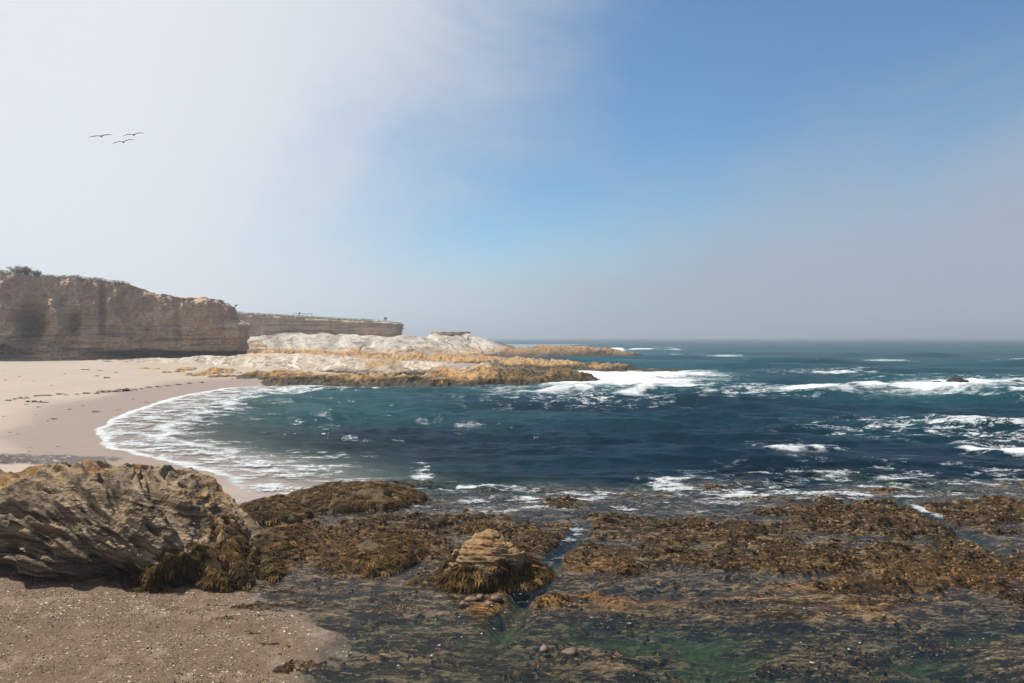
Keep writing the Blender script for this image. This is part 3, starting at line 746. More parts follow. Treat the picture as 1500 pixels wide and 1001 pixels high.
under(HL, o)
def slab(name, cx, cy, z0, z1, rx, ry, mat, seed, n=64, nr=14):
    a = np.linspace(0, 2*np.pi, n, endpoint=False)[None, :]; k = np.linspace(0, 1, nr)[:, None]
    r = np.where(k < .6, 1.06-.10*k, np.sqrt(np.clip(1-((k-.6)/.4)**2, 0, 1))*1.0)
    rr = r*(1+.14*fbm(np.cos(a)*1.4+seed, np.sin(a)*1.4, 3, seed)+.04*fbm(np.cos(a)*5, np.sin(a)*5+k*3, 2, seed+1))
    X = cx+rx*rr*np.cos(a); Y = cy+ry*rr*np.sin(a); Z = z0+(z1-z0)*np.minimum(k/.6, 1)+.12*fbm(X*.6, Y*.6, 3, seed+2)*(k > .5)+0*a
    z = np.zeros(X.shape)
    return grid(name, X, Y, Z, mat, None, attrs=dict(lichen=z, weed=z, wet=z, tall=z+.9), smooth=False, wrap=True)
o = slab('dark_cap', (660-750)/F*239, 239, 6.9, 7.95, 6.3, 4.5, M_CLIFF, 281)
under(HL, o); o['label'] = 'dark flat cap of harder rock'
tag(HL, 'pale folded rock slope rising to a mound with dark flat cap', 'rock')

def islet(label, crest, box, nr, ncol, seed, scale=1.0, rough=.3, beds=.2, lich=(.6, 9), weedz=.6, warp=.8, mat=None):
    o = ridge_rock('sea_rock', crest, box, nr, ncol, mat or M_ISLE, None, seed, scale, rough, beds, .25, lich, weedz, warp)
    return tag(o, label, 'rock')
c = [([C(755, 508, 225, 7), C(785, 508.5, 222, 9), C(828, 505.5, 220, 9), C(850, 508, 220, 8), C(890, 510, 220, 6), C(922, 517, 216, 4)], 2.2)]
islet('brown rock islet with surf breaking over it beyond the shelf', c, (-4, 46, 205, 240), 70, 170, 300, .6, .5, .4, (1.2, 9), .8, 1.2)
c = [([C(762, 561.5, 88.5, 1.6), C(850, 563, 87, 2.0), C(915, 564.5, 85, 1.8), C(946, 567, 83.5, 1.0)], 2.2)]
islet('long thin weedy ledge awash in white water off the shelf', c, (-1.5, 19, 79, 93), 50, 150, 310, 1.2, .25, .2, (.5, 2), .7, .5)
for px, py, d, hw, zt, lab, sd in [(997, 543.5, 121, 2.6, .55, 'small black rock amid the surf off the orange shelf tip', 320), (1401, 565, 86, 2.1, .95, 'small dark rock dome washed by foam in open water', 330), (1492, 565.5, 85, 1.6, .7, 'dark rock awash in foam with a low jagged top', 340)]:
    x = (px-750)/F*d
    islet(lab, [([(x-hw*.8, d+.3, zt*.55, hw*.8), (x, d, zt, hw*.9), (x+hw*.9, d, zt*.5, hw*.7)], 2)], (x-hw*2.6, x+hw*2.6, d-hw*2, d+hw*2), 40, 60, sd, 1.6, .2, .15, (3, 9), .3, .3, M_BLACK)


# ------------------------------------------------------------------ foreground rocks swept along x
def sweep_rock(name, st, nx, nv, mat, seed, beds, hollows=(), masks=None, fine=1.0, qz=.60, py_=.75, sink=.35):
    """st rows: x, front foot y, crest y, back foot y, crest z; beds rows: thickness, amount, dip"""
    S_ = np.array(st, float); xs = np.linspace(S_[0, 0], S_[-1, 0], nx)[None, :]
    f = lambda k: np.interp(xs, S_[:, 0], S_[:, k])
    sm = lambda a: np.convolve(np.pad(a[0], 12, 'edge'), np.ones(25)/25, 'valid')[None, :]
    yf, yc, yb, zc = (sm(f(k)) for k in (1, 2, 3, 4))
    a = (np.linspace(0, 1, nv)[:, None])*np.pi
    ca = np.cos(a); sa = np.sin(a)
    Y = yc-np.where(ca > 0, yc-yf, yb-yc)*np.sign(ca)*np.abs(ca)**py_
    Z = (zc+sink)*sa**qz-sink
    X = xs+0*Y
    X = X+.12*fbm(Y*.7, Z*.7, 2, seed)
    N = normals(X, Y, Z)
    D = .11*fbm3(X*.55, Y*.55, Z*.7, 3, seed+1)
    for th, amt, dip in beds:
        # beds arch over: flat on the left, plunging at the right-hand end
        arch = dip*(X-S_[0, 0])+.0175*np.maximum(X-np.interp(.42, [0, 1], [S_[0, 0], S_[-1, 0]]), 0)**2*4.5
        wv = (Z+arch+.22*Y+.09*fbm(X*.45, Y*.45, 3, seed+2))/th
        D = D+amt*ledge(wv, X*1.2+Y*.4, seed+int(th*100), .72, .30/th**.8 if th < .3 else .55)
    D = D+fine*(.07*fbm3(X*2.4, Y*2.4, Z*4.0, 5, seed+4, .65)-.09*np.abs(fbm3(X*2.2, Y*2.2, Z*4.5, 3, seed+5)))
    for hx, hz, rx, rz, dp in hollows:
        D = D-dp*np.exp(-((((X-hx)/rx)**2+((Z-hz)/rz)**2))**2)*(ca > -.2)
    D = D*sst(np.minimum(a, np.pi-a), 0, .12)
    X = X+N[0]*D; Y = Y+N[1]*D; Z = Z+N[2]*D
    at = masks(X, Y, Z, a+0*X) if masks else dict(lichen=0*X, weed=0*X, wet=0*X)
    o = grid(name, X, Y, Z, mat, None, attrs=at, smooth=False)
    return o, X, Y, Z, normals(X, Y, Z)

# ---- instanced leaf clumps and crusts
def leaf_tuft(name, n, length, width, droop, mat, seed, up=.5):
    r = random.Random(seed); V = []; Fa = []
    for i in range(n):
        a = r.uniform(0, 6.283); l = length*r.uniform(.55, 1.15); el = r.uniform(.15, 1.0)*up*1.5
        w_ = width*r.uniform(.6, 1.3); bx, by = r.uniform(-.25, .25)*length, r.uniform(-.25, .25)*length
        base = len(V); k = 4
        for j in range(k):
            t = j/(k-1); rr = l*t*math.cos(el); z = l*t*math.sin(el)-droop*l*t*t+.02*length
            c, s = math.cos(a+.5*t*r.uniform(-1, 1)), math.sin(a+.3*t)
            ww = w_*(1-.75*t)*(.6 if j == 0 else 1)
            V += [(bx+c*rr-s*ww, by+s*rr+c*ww, z), (bx+c*rr+s*ww, by+s*rr-c*ww, z+.3*ww)]
        for j in range(k-1):
            b = base+2*j; Fa.append((b, b+1, b+3, b+2))
    me = bpy.data.meshes.new(name); me.from_pydata(V, [], Fa); me.materials.append(mat)
    return bpy.data.objects.new(name, me)
def lump(name, mat, seed, n=5):
    r = np.random.default_rng(seed); V = []; Fa = []
    for i in range(n):
        c = r.uniform(-.5, .5, 3)*(1, 1, .25); s = r.uniform(.18, .42, 3)*(1, 1, .9); b = len(V)
        pts = [(0, 0, 1), (0, 0, -1)]+[(math.cos(q*1.2566+r.uniform(-.3, .3)), math.sin(q*1.2566), r.uniform(-.4, .5)) for q in range(5)]
        V += [tuple(c+s*np.array(p)*r.uniform(.8, 1.2)) for p in pts]
        for q in range(5):
            Fa += [(b, b+2+q, b+2+(q+1) % 5), (b+1, b+2+(q+1) % 5, b+2+q)]
    me = bpy.data.meshes.new(name); me.from_pydata(V, [], Fa); me.materials.append(mat)
    return bpy.data.objects.new(name, me)

def scatter(name, P, N, scl, variants, parent=None, seed=0, spin_only=False):
    """points that carry copies of a few small meshes"""
    r = np.random.default_rng(seed); n = len(P)
    me = bpy.data.meshes.new(name); me.vertices.add(n); me.vertices.foreach_set('co', np.ascontiguousarray(P, np.float32).ravel())
    N = N+r.normal(0, .22, N.shape); N /= np.linalg.norm(N, axis=1, keepdims=True)
    tilt = np.arccos(np.clip(N[:, 2], -1, 1)); yaw = np.arctan2(N[:, 1], N[:, 0])
    if spin_only: tilt = r.uniform(0, .25, n); yaw = r.uniform(0, 6.28, n)
    rot = np.stack([0*tilt, tilt, yaw], 1).astype(np.float32)
    a = me.attributes.new('rot', 'FLOAT_VECTOR', 'POINT'); a.data.foreach_set('vector', rot.ravel())
    a = me.attributes.new('scl', 'FLOAT', 'POINT'); a.data.foreach_set('value', np.asarray(scl, np.float32))
    a = me.attributes.new('pick', 'INT', 'POINT'); a.data.foreach_set('value', r.integers(0, len(variants), n).astype(np.int32))
    o = link(bpy.data.objects.new(name, me), parent)
    g = bpy.data.node_groups.new(name+'_spread', 'GeometryNodeTree')
    g.interface.new_socket('Geometry', in_out='INPUT', socket_type='NodeSocketGeometry'); g.interface.new_socket('Geometry', in_out='OUTPUT', socket_type='NodeSocketGeometry')
    gi = g.nodes.new('NodeGroupInput'); go = g.nodes.new('NodeGroupOutput'); jn = g.nodes.new('GeometryNodeJoinGeometry')
    def named(nm, ty):
        q = g.nodes.new('GeometryNodeInputNamedAttribute'); q.data_type = ty; q.inputs['Name'].default_value = nm
        return q.outputs['Attribute']
    ro, sc_, pk = named('rot', 'FLOAT_VECTOR'), named('scl', 'FLOAT'), named('pick', 'INT')
    for i, vo in enumerate(variants):
        oi = g.nodes.new('GeometryNodeObjectInfo'); oi.inputs['Object'].default_value = vo; oi.inputs['As Instance'].default_value = True
        cm = g.nodes.new('FunctionNodeCompare'); cm.data_type = 'INT'; cm.operation = 'EQUAL'
        ins = [s for s in cm.inputs if s.type == 'INT']; g.links.new(pk, ins[0]); ins[1].default_value = i
        ip = g.nodes.new('GeometryNodeInstanceOnPoints')
        g.links.new(gi.outputs[0], ip.inputs['Points']); g.links.new(cm.outputs[0], ip.inputs['Selection']); g.links.new(oi.outputs['Geometry'], ip.inputs['Instance'])
        g.links.new(ro, ip.inputs['Rotation']); g.links.new(sc_, ip.inputs['Scale']); g.links.new(ip.outputs[0], jn.inputs[0])
    g.links.new(jn.outputs[0], go.inputs[0])
    md = o.modifiers.new('spread', 'NODES'); md.node_group = g
    o['kind'] = 'stuff'
    return o

TUFT = [leaf_tuft('kelp_tuft', 22, 1.0, .11, .35, M_WEED, 1, .32), leaf_tuft('kelp_tuft', 26, .9, .10, .4, M_WEED, 2, .4), leaf_tuft('rockweed_tuft', 24, .8, .12, .3, M_WEED2, 3, .35)]
def drape_tuft(name, n, width, mat, seed):
    r = random.Random(seed); V = []; Fa = []
    for i in range(n):
        l = r.uniform(.5, 1.2); y0 = r.uniform(-.35, .35); x0 = r.uniform(-.3, .2); a = r.gauss(0, .28); w_ = width*r.uniform(.6, 1.4); base = len(V); k = 5; zz = r.uniform(.03, .14); ph = r.uniform(0, 6)
        for j in range(k):
            t = j/(k-1); x = x0+l*t*math.cos(a); y = y0+l*t*math.sin(a)+.05*math.sin(4*t+ph); z = zz*math.sin(2.9*t+.25)+.02+.03*math.sin(7*t+ph); ww = w_*(.7+.6*t if t < .6 else 1.9-1.5*t)
            V += [(x, y-ww, z), (x, y, z+.35*ww), (x, y+ww, z)]
        for j in range(k-1):
            b = base+3*j; Fa += [(b, b+3, b+4, b+1), (b+1, b+4, b+5, b+2)]
    me = bpy.data.meshes.new(name); me.from_pydata(V, [], Fa); me.materials.append(mat)
    return bpy.data.objects.new(name, me)
DRAPE = [drape_tuft('kelp_frond', 13, .045, M_WEED, 21), drape_tuft('kelp_frond', 14, .05, M_WEED2, 22), drape_tuft('kelp_frond', 12, .045, M_WEED, 23), drape_tuft('kelp_frond', 12, .04, M_WEED3, 24)]
CRUST = [leaf_tuft('rockweed_tuft', 20, .8, .13, .35, M_WEED2, 4, .7), lump('mussel_lump', M_LUMP, 5, 8), leaf_tuft('rockweed_tuft', 22, .9, .12, .35, M_WEED3, 6, .6), leaf_tuft('rockweed_tuft', 18, .8, .12, .4, M_WEED, 7, .7), leaf_tuft('rockweed_tuft', 20, .9, .12, .3, M_WEED2, 14, .6), leaf_tuft('rockweed_tuft', 20, .9, .14, .4, M_WEED2, 15, .8)]
GRASS = [leaf_tuft('grass_tuft', 26, 1.0, .035, .25, M_GRASS, 8, .9), leaf_tuft('grass_tuft', 22, .8, .04, .35, M_GRASS, 9, .9), leaf_tuft('brush_tuft', 24, .9, .02, .1, M_TWIG, 10, 1.0)]

# ---- big outcrop at the left
RO = empty('rock_outcrop', (-11, 18, 0))
ST = [(-18.0, 14.4, 19.4, 23.5, 2.25), (-16, 15.0, 19.4, 23.3, 2.1), (-14, 15.5, 19.4, 23.0, 2.15), (-12.2, 15.75, 19.5, 22.8, 2.42), (-11, 15.75, 19.4, 22.5, 2.38), (-9.9, 15.5, 19.2, 22.2, 2.36), (-9.3, 15.5, 19.0, 21.6, 2.22), (-8.6, 15.6, 18.6, 21.0, 1.80), (-7.8, 15.8, 18.0, 20.2, 1.15), (-7.1, 16.0, 17.6, 19.3, .50), (-6.4, 16.2, 17.2, 18.4, .15), (-6.0, 16.5, 17.0, 17.6, -.2)]
ST = [(a, b, c, d, e-(.26 if e > .5 else 0)) for a, b, c, d, e in ST]
def out_masks(X, Y, Z, a):
    nz = fbm(X*1.3, Y*1.3, 3, 401)
    crest = sst(a, 1.25, 1.55)
    lic = .62*crest*np.clip(np.exp(-((X+12.0)/.75)**2)+.55*np.exp(-((X+8.9)/.7)**2)+.8*np.exp(-((X+14.6)/.8)**2)-.05+.35*nz, 0, 1)
    lic = np.maximum(lic, .55*np.exp(-((X-(-7.9+.5*(1.5-Z)))/.25)**2)*sst(Z, .5, 1.1))
    weed = sst(X+.5*nz, -9.9, -9.0)*(1-sst(Z+.35*nz-.22*(X+8.5), .45, .85))*(a < 2)
    return dict(lichen=lic, weed=weed, wet=(1-sst(Z+.2*nz, .15, .5))*.8)
HOL = [(-9.6, .50, 1.05, .42, 1.0), (-13.0, 1.15, 1.1, .40, .7), (-13.6, .55, 1.5, .25, .8), (-11.3, .22, .9, .2, .5), (-15.4, .8, 1.0, .4, .7), (-11.9, .85, .35, .5, .3), (-7.8, .3, .5, .3, .4)]
o, oX, oY, oZ, oN = sweep_rock('rock', ST, 470, 330, M_NEAR, 410, [(.45, .16, .02), (.20, .27, .03), (.095, .20, .04)], HOL, out_masks, 1.0, .66, .80)
under(RO, o)
def pick_on(X, Y, Z, N, prob, n, seed):
    r = np.random.default_rng(seed); p = np.clip(prob, 0, None).ravel(); p = p/p.sum()
    i = r.choice(len(p), n, p=p)
    return np.stack([X.ravel()[i], Y.ravel()[i], Z.ravel()[i]], 1)+r.normal(0, .03, (n, 3)), N.reshape(3, -1)[:, i].T.copy(), r
am = out_masks(oX, oY, oZ, np.linspace(0, np.pi, oX.shape[0])[:, None]+0*oX)['weed']
P, Nn, r = pick_on(oX, oY, oZ, oN, am*(oZ > -.1), 3600, 1)
k = scatter('seaweed', P, Nn, r.uniform(.11, .24, len(P)), DRAPE, None, 2); under(RO, k)
tag(RO, 'large layered grey rock outcrop with orange lichen crest on the gravel', 'rock')

# ---- boulder standing on the reef
RB = empty('boulder', (-.6, 17, 0))
STB = [(-2.25, 16.6, 16.9, 17.3, -.15), (-1.95, 16.2, 17.0, 17.9, .22), (-1.55, 16.1, 17.1, 18.2, .62), (-1.15, 16.0, 17.1, 18.4, .98), (-.75, 15.95, 17.1, 18.4, 1.20), (-.45, 15.95, 17.1, 18.4, 1.22), (-.15, 16.0, 17.1, 18.4, 1.0), (.25, 16.1, 17.2, 18.3, .66), (.7, 16.3, 17.2, 18.2, .42), (1.05, 16.6, 17.3, 18.0, .15), (1.3, 16.9, 17.3, 17.7, -.15)]
STB = [(-.45+(a+.45)*.86, 17+(b-17)*.86, 17+(c-17)*.9, 17+(d-17)*.86, e*.95) for a, b, c, d, e in STB]
def b_masks(X, Y, Z, a):
    nz = fbm(X*2, Y*2, 3, 421)
    return dict(lichen=sst(Z+.2*nz, .6, .9)*.4, weed=(1-sst(Z+.30*nz, .26, .50))*(.5+.5*sst(a, -1, .2)), wet=(1-sst(Z+.1*nz, .1, .4))*.7)
o, bX, bY, bZ, bN = sweep_rock('rock', STB, 200, 190, M_BOULD, 430, [(.20, .08, .0), (.08, .075, .02)], [(.3, .25, .5, .2, .3)], b_masks, .55, .85, 1.0)
under(RB, o)
am = b_masks(bX, bY, bZ, np.linspace(0, np.pi, bX.shape[0])[:, None]+0*bX)['weed']
P, Nn, r = pick_on(bX, bY, bZ, bN, am*(bZ > -.12), 1700, 3)
k = scatter('seaweed', P, Nn, r.uniform(.12, .27, len(P)), DRAPE, None, 4); under(RB, k)
tag(RB, 'domed tan boulder skirted with hanging dark seaweed on the reef', 'boulder')

# ---- low weed-covered mounds
def mound(px0, px1, py0, py1, h, seed, label, nt, green=1.0):
    (xa, yf) = W(px0, py1); (xb, _) = W(px1, py1); yb = W(px0, py0)[1]
    cx, cy = (xa+xb)/2, (yf+yb)/2; rx, ry = (xb-xa)/2*1.05, (yb-yf)/2*1.1
    root = empty('weedy_rock', (cx, cy, 0))
    x = np.linspace(-1.25, 1.25, 110)[None, :]; y = np.linspace(-1.3, 1.3, 60)[:, None]
    X = cx+x*rx+0*y; Y = cy+y*ry+0*x
    rr = x*x+y*y+.40*fbm(X*.6+seed, Y*.6, 3, seed)
    Z = h*np.sqrt(np.clip(1.1-rr, 0, None))-np.clip(rr-1.1, 0, 1)*.6-.04+.10*h*fbm(X*3, Y*3, 4, seed+1)+.22*h*fbm(X*.9, Y*1.3, 3, seed+2)
    o = grid('rock', X, Y, Z, M_BOULD, None, attrs=dict(lichen=.3*sst(fbm(X, Y, 2, seed+3), 0, .5), weed=.95+0*X, wet=.5+0*X), smooth=False, keep=Z > -.25); under(root, o)
    N = normals(X, Y, Z)
    P, Nn, r = pick_on(X, Y, Z, N, (Z > .0)*sst(fbm(X*.9, Y*.9, 2, seed+4), -.6, .1), nt*2, seed)
    k = scatter('seaweed', P, Nn, r.uniform(.12, .26, len(P)), DRAPE if green > .5 else CRUST, None, seed+9); under(root, k)
    tag(root, label, 'rock')
mound(397, 602, 716, 747, .42, 441, 'long low rock under olive seaweed beside the wash', 1000)
mound(318, 428, 740, 772, .42, 451, 'rounded rock mat of olive seaweed behind the big outcrop', 650)
mound(335, 430, 778, 826, .40, 461, 'weedy rock touching the right foot of the big outcrop', 650)
mound(490, 605, 792, 840, .30, 471, 'flat dark green seaweed mat left of the boulder', 600)

# ---- weed and mussels all over the reef
def reef_cover():
    r = np.random.default_rng(21); n = 460000
    y = np.sqrt(r.uniform(11.2**2, 31**2, n)); x = y*r.uniform(-.45, .95, n)
    z, pat = reef_h(x, y)
    pn = fbm(x*1.1, y*1.9, 4, 481); p2 = fbm(x*.55, y*1.5, 4, 482)
    mats = sst(pat*7+.35*pn, .25, .55)*sst(pn, -.16, .08)*sst(z, -.10, .0)
    low = .55*sst(p2, .12, .25)*sst(z, -.45, -.15)*(y < 29)
    pr = np.maximum(mats, low)
    pr *= (z > sand_h(x, y)-.02)
    ok = r.uniform(0, 1, n) < pr*.36
    x, y, z = x[ok], y[ok], z[ok]
    scl = (.03+.085*r.uniform(0, 1, len(x))**2)*(.70+.022*y)
    k = scatter('reef_weed', np.stack([x, y, z-.01], 1), np.tile([0., -.1, 1.], (len(x), 1)), scl, CRUST, None, 5)
    tag(k, 'brown weed and mussel crust spread over the tidal reef', 'seaweed')
    print('reef cover', len(x))
reef_cover()

# ---- gravel stones on the near sand
def gravel():
    r = np.random.default_rng(31); n = 26000
    y = r.uniform(11.0, 19, n); x = y*r.uniform(-1.0, -.22, n)
    z = sand_h(x, y); s = shore_dist(x, y); ok = (s > .0) & (r.uniform(0, 1, n) < .35+.65*sst(fbm(x*.6, y*.9, 3, 491), -.2, .5))
    x, y, z = x[ok], y[ok], z[ok]
    st = [lump('gravel_stone', m_, 50+i, 1) for i, m_ in enumerate((M_COBBLE, M_LUMP, M_COBBLE, M_COBBLE, plain('brown_gravel', (.07, .045, .028), (.2, .14, .09), 25, .7), M_LUMP, plain('pale_shell', (.25, .21, .17), (.45, .40, .34), 30, .6), plain('dark_gravel', (.05, .038, .03), (.14, .1, .075), 20, .7)))]
    k = scatter('gravel', np.stack([x, y, z+.004], 1), np.tile([0., 0, 1.], (len(x), 1)), r.uniform(.02, .062, len(x))*r.uniform(.6, 1.2, len(x)), st, None, 6)
    tag(k, 'mixed shell and stone gravel strewn over the near sand', 'gravel')
gravel()


# ------------------------------------------------------------------ loose things
def on_sand(px, py):
    z = 0.3
    for _ in range(8):
        x, y = W(px, py, z); z = float(sand_h(np.array([x]), np.array([y]))[0])
    return x, y, z
def stone(name, size, seed, mat):
    r = np.random.default_rng(seed)
    v = np.linspace(0, np.pi, 9)[:, None]; u = np.linspace(0, 2*np.pi, 14, endpoint=False)[None, :]
    X = np.sin(v)*np.cos(u); Y = np.sin(v)*np.sin(u); Z = np.cos(v)+0*u
    k = 1+.7*fbm3(X*1.3+seed*.7, Y*1.3, Z*1.3, 3, seed)
    return grid(name, X*k*size[0], Y*k*size[1], Z*k*size[2], mat, smooth=True, wrap=True, flip=True)
for i, (px, py, s) in enumerate([(690, 872, .15), (704, 868, .12), (716, 878, .13), (727, 870, .15), (679, 879, .13), (836, 948, .15), (797, 943, .12)]):
    x, y = W(px, py, .1); o = stone('cobble', (s, s*.8, s*.6), 500+i, M_COBBLE); o.location = (x, y, -.03); o.rotation_euler[2] = i*1.3
    tag(o, 'rounded red-brown cobble in the row below the seaweed-skirted boulder' if i < 5 else ('smaller of two pinkish cobbles sunk in the green pool' if i == 6 else 'larger of two pinkish cobbles sunk in the green pool'), 'stone', 'cobbles below the boulder' if i < 5 else None)

def kelp_strand(L, th, seed, bend=1.0, knots=3):
    """a dried kelp stalk: tapering tube wandering over the sand with a few frayed blades"""
    r = random.Random(seed); n = 12; V = []; Fa = []; x = y = 0.0; a = r.uniform(-.4, .4); pts = []
    for i in range(n+1):
        pts.append((x, y)); a += r.uniform(-.5, .5)*bend; x += L/n*math.cos(a); y += L/n*math.sin(a)*.6
    for i, (x, y) in enumerate(pts):
        rad = th*(1-.7*i/n)*r.uniform(.8, 1.3)
        for k in range(6):
            q = k*math.pi/3; V.append((x-L/2, y+rad*math.cos(q), rad*.75+rad*math.sin(q)))
    for i in range(n):
        for k in range(6):
            Fa.append((i*6+k, i*6+(k+1) % 6, i*6+6+(k+1) % 6, i*6+6+k))
    Fa.append(tuple(range(5, -1, -1))); Fa.append(tuple(n*6+k for k in range(6)))
    for j in range(knots*3):
        x, y = pts[r.randrange(n//2 if j % 2 else n)]; x -= L/2; a = r.uniform(0, 6.28); l = L*r.uniform(.08, .2); w_ = th*1.3
        b = len(V); c, s = math.cos(a), math.sin(a)
        for t in (0, .5, 1):
            z = th*(1.5*math.sin(3.1*t)+.4)+.01
            V += [(x+c*l*t-s*w_, y+s*l*t+c*w_, z), (x+c*l*t+s*w_, y+s*l*t-c*w_, z*.8)]
        Fa += [(b, b+1, b+3, b+2), (b+2, b+3, b+5, b+4)]
    me = bpy.data.meshes.new('kelp_strand'); me.from_pydata(V, [], Fa); me.materials.append(M_KELP)
    return me
def kelp_clump(seed):
    r = random.Random(seed); V = []; Fa = []
    for i in range(16):
        a = r.uniform(0, 6.28); l = r.uniform(.3, 1.0); x0, y0 = r.uniform(-.4, .4), r.uniform(-.3, .3); b = len(V); w_ = r.uniform(.05, .13)
        for t in (0, .35, .7, 1):
            z = .06+r.uniform(.15, .42)*math.sin(3.0*t+.1); c, s = math.cos(a+.6*t), math.sin(a+.6*t)
            V += [(x0+c*l*t-s*w_, y0+s*l*t+c*w_, z), (x0+c*l*t+s*w_, y0+s*l*t-c*w_, z*.7), (x0+c*l*t, y0+s*l*t, max(z-.12, 0))]
        for q in range(3):
            p = b+3*q
            Fa += [(p, p+1, p+4, p+3), (p+1, p+2, p+5, p+4), (p+2, p, p+3, p+5)]
    me = bpy.data.meshes.new('kelp_clump'); me.from_pydata(V, [], Fa); me.materials.append(M_KELP)
    return me
STR = [kelp_strand(1.0, .035, 60+i, 1.0) for i in range(3)]; CLU = [kelp_clump(70+i) for i in range(4)]
def put_kelp(px, py, wpx, kind, i, label, group):
    x, y, z = on_sand(px, py); sc_ = wpx/F*y
    me = (STR if kind == 's' else CLU)[i % (3 if kind == 's' else 4)]
    o = link(bpy.data.objects.new('kelp_strand' if kind == 's' else 'kelp_clump', me)); o.location = (x, y, z)
    if kind == 's': o.scale = (sc_, sc_, sc_*1.2)
    else: o.scale = (sc_*.6, sc_*.6, sc_*.45)
    o.rotation_euler[2] = (i*1.7 % .6)-.3 if kind == 's' else i*2.1
    tag(o, label, 'kelp', group)
RUN = []
LB = {'d': ('dark clump of dried kelp on the dry sand strand line', 'kelp clumps along the strand line'), 'w': ('dark kelp clump lying on the smooth wet sand', 'kelp clumps on the wet sand'), 's': ('thin dried kelp stalk stretched across the dry sand', 'kelp stalks on the dry sand'), 'u': ('dark weed scrap on the upper beach below the cliff', 'weed scraps on the upper beach')}
for i, (px, py, wp, k, g) in enumerate([(12, 587, 8, 'c', 'd'), (22, 585, 7, 'c', 'd'), (33, 584, 12, 'c', 'd'), (54, 581, 9, 'c', 'd'), (62, 580, 13, 's', 's'), (85, 578, 11, 'c', 'd'), (97, 579, 5, 'c', 'd'), (113, 578, 6, 'c', 'd'), (127, 577, 11, 'c', 'd'), (142, 577, 10, 'c', 'd'),
                                         (152, 575, 14, 'c', 'd'), (165, 574, 24, 's', 's'), (178, 572, 12, 'c', 'd'), (186, 573, 20, 'c', 'd'), (195, 571, 9, 'c', 'd'), (208, 570, 7, 'c', 'd'), (218, 568, 8, 'c', 'd'), (230, 567, 9, 'c', 'd'), (245, 566, 8, 'c', 'd'), (262, 564, 9, 'c', 'd'), (278, 562, 8, 'c', 'd'), (296, 560.5, 8, 'c', 'd'),
                                         (57, 590, 30, 's', 's'), (68, 580, 16, 's', 's'), (38, 593, 5, 'c', 'd'), (56, 597, 6, 'c', 'd'), (5, 611, 4, 'c', 'd'), (52, 608, 3, 'c', 'd'),
                                         (102, 600, 5, 'c', 'w'), (138, 604, 11, 'c', 'w'), (173, 601, 10, 's', 'w'), (79, 614, 8, 'c', 'w'), (70, 617, 4, 'c', 'w'), (121, 595, 4, 'c', 'w'), (215, 590, 9, 's', 'w'), (195, 585, 6, 's', 'w'), (14, 634, 4, 'c', 'w'), (25, 636, 3, 'c', 'w'), (43, 657, 7, 's', 'w'), (43, 662, 4, 'c', 'w'), (84, 655, 4, 'c', 'w'),
                                         (125, 542, 13, 's', 'u'), (147, 543, 8, 's', 'u'), (142, 551, 6, 'c', 'u'), (157, 554, 10, 'c', 'u'), (50, 559, 4, 'c', 'u'), (95, 548, 4, 'c', 'u'), (28, 552, 4, 'c', 'u'), (170, 546, 5, 'c', 'u'), (75, 565, 4, 'c', 'u'), (8, 557, 4, 'c', 'u')]):
    lab, gp = LB[g]
    if g == 'w' and k == 's': lab, gp = 'flat strip of kelp left on the smooth wet sand', 'kelp strips on the wet sand'
    if g == 'u': lab = lab if k == 'c' else 'short weed strip on the upper beach below the cliff'; gp = gp if k == 'c' else 'weed strips on the upper beach'
    if g == 'd' and k == 'c' and py < 590 and px < 300: RUN.append((px, py, wp, i)); continue
    if g == 'd' and k == 'c': lab, gp = 'small dark kelp scrap on dry sand between strand line and wet sand', 'kelp scraps below the strand line'
    if g == 'w' and (px, py) == (138, 604): lab, gp = 'largest rust-brown kelp clump on the smooth wet sand', None
    if g == 's' and px == 57: lab, gp = 'longest bent kelp stalk lying apart below the strand line', None
    if g == 's' and px == 165: lab, gp = 'long kelp stalk trailing into the big tangled clump of the strand line', None
    put_kelp(px, py, wp*1.1, k, i, lab, gp)
NTH = 'first second third fourth fifth sixth seventh eighth ninth tenth eleventh twelfth thirteenth fourteenth fifteenth sixteenth seventeenth eighteenth nineteenth twentieth'.split()
for j, (px, py, wp, i) in enumerate(sorted(RUN, reverse=True)):
    put_kelp(px, py, wp*1.1, 'c', i, NTH[j]+' dark kelp clump along the strand line counted from the rock shelf', 'kelp clumps along the strand line')

# ---- fallen block by the nose of the cliff
o = ridge_rock('fallen_block', [([C(374, 503, 146, 2.2), C(386, 505, 145, 2.4), C(394, 512, 144, 2.2), C(402, 517, 143, 1.6)], 2.6)], (-60, -46, 139, 151), 70, 90, M_CLIFF, None, 510, 1.2, .3, .4, .1, (0, 3), 0, .5)
tag(o, 'broken brown rock block lying at the nose of the near cliff', 'rock')

# ---- grass along the rims
def rim_grass(root, rim, prob, n, smin, smax, seed, back=6.0):
    ex, ey, ez, nx, ny, q = rim; r = np.random.default_rng(seed)
    p = prob(750+1000*ex/ey, ex, ey); p = np.clip(p, 0, None)*(ey < 260); i = r.choice(len(ex), n, p=p/p.sum())
    b = r.uniform(0, 1, n)**2*back-.15
    P = np.stack([ex[i]-nx[i]*b, ey[i]-ny[i]*b, ez[i]+.05*b-.1+.35*sst(b, 0, 3)], 1)
    k = scatter('rim_grass', P, np.tile([0., -.25, 1.], (n, 1)), r.uniform(smin, smax, n), GRASS, None, seed); under(root, k)
    k['label'] = 'green grass and low brush along the cliff rim'
rim_grass(nc, RIM_N, lambda p, x, y: 1.0*(p < 190)*(p > -400), 2600, .16, .42, 61, 5.0)
rim_grass(fc, RIM_F, lambda p, x, y: 1.0*(p < 545)+.1, 3600, .25, .6, 62, 8.0)

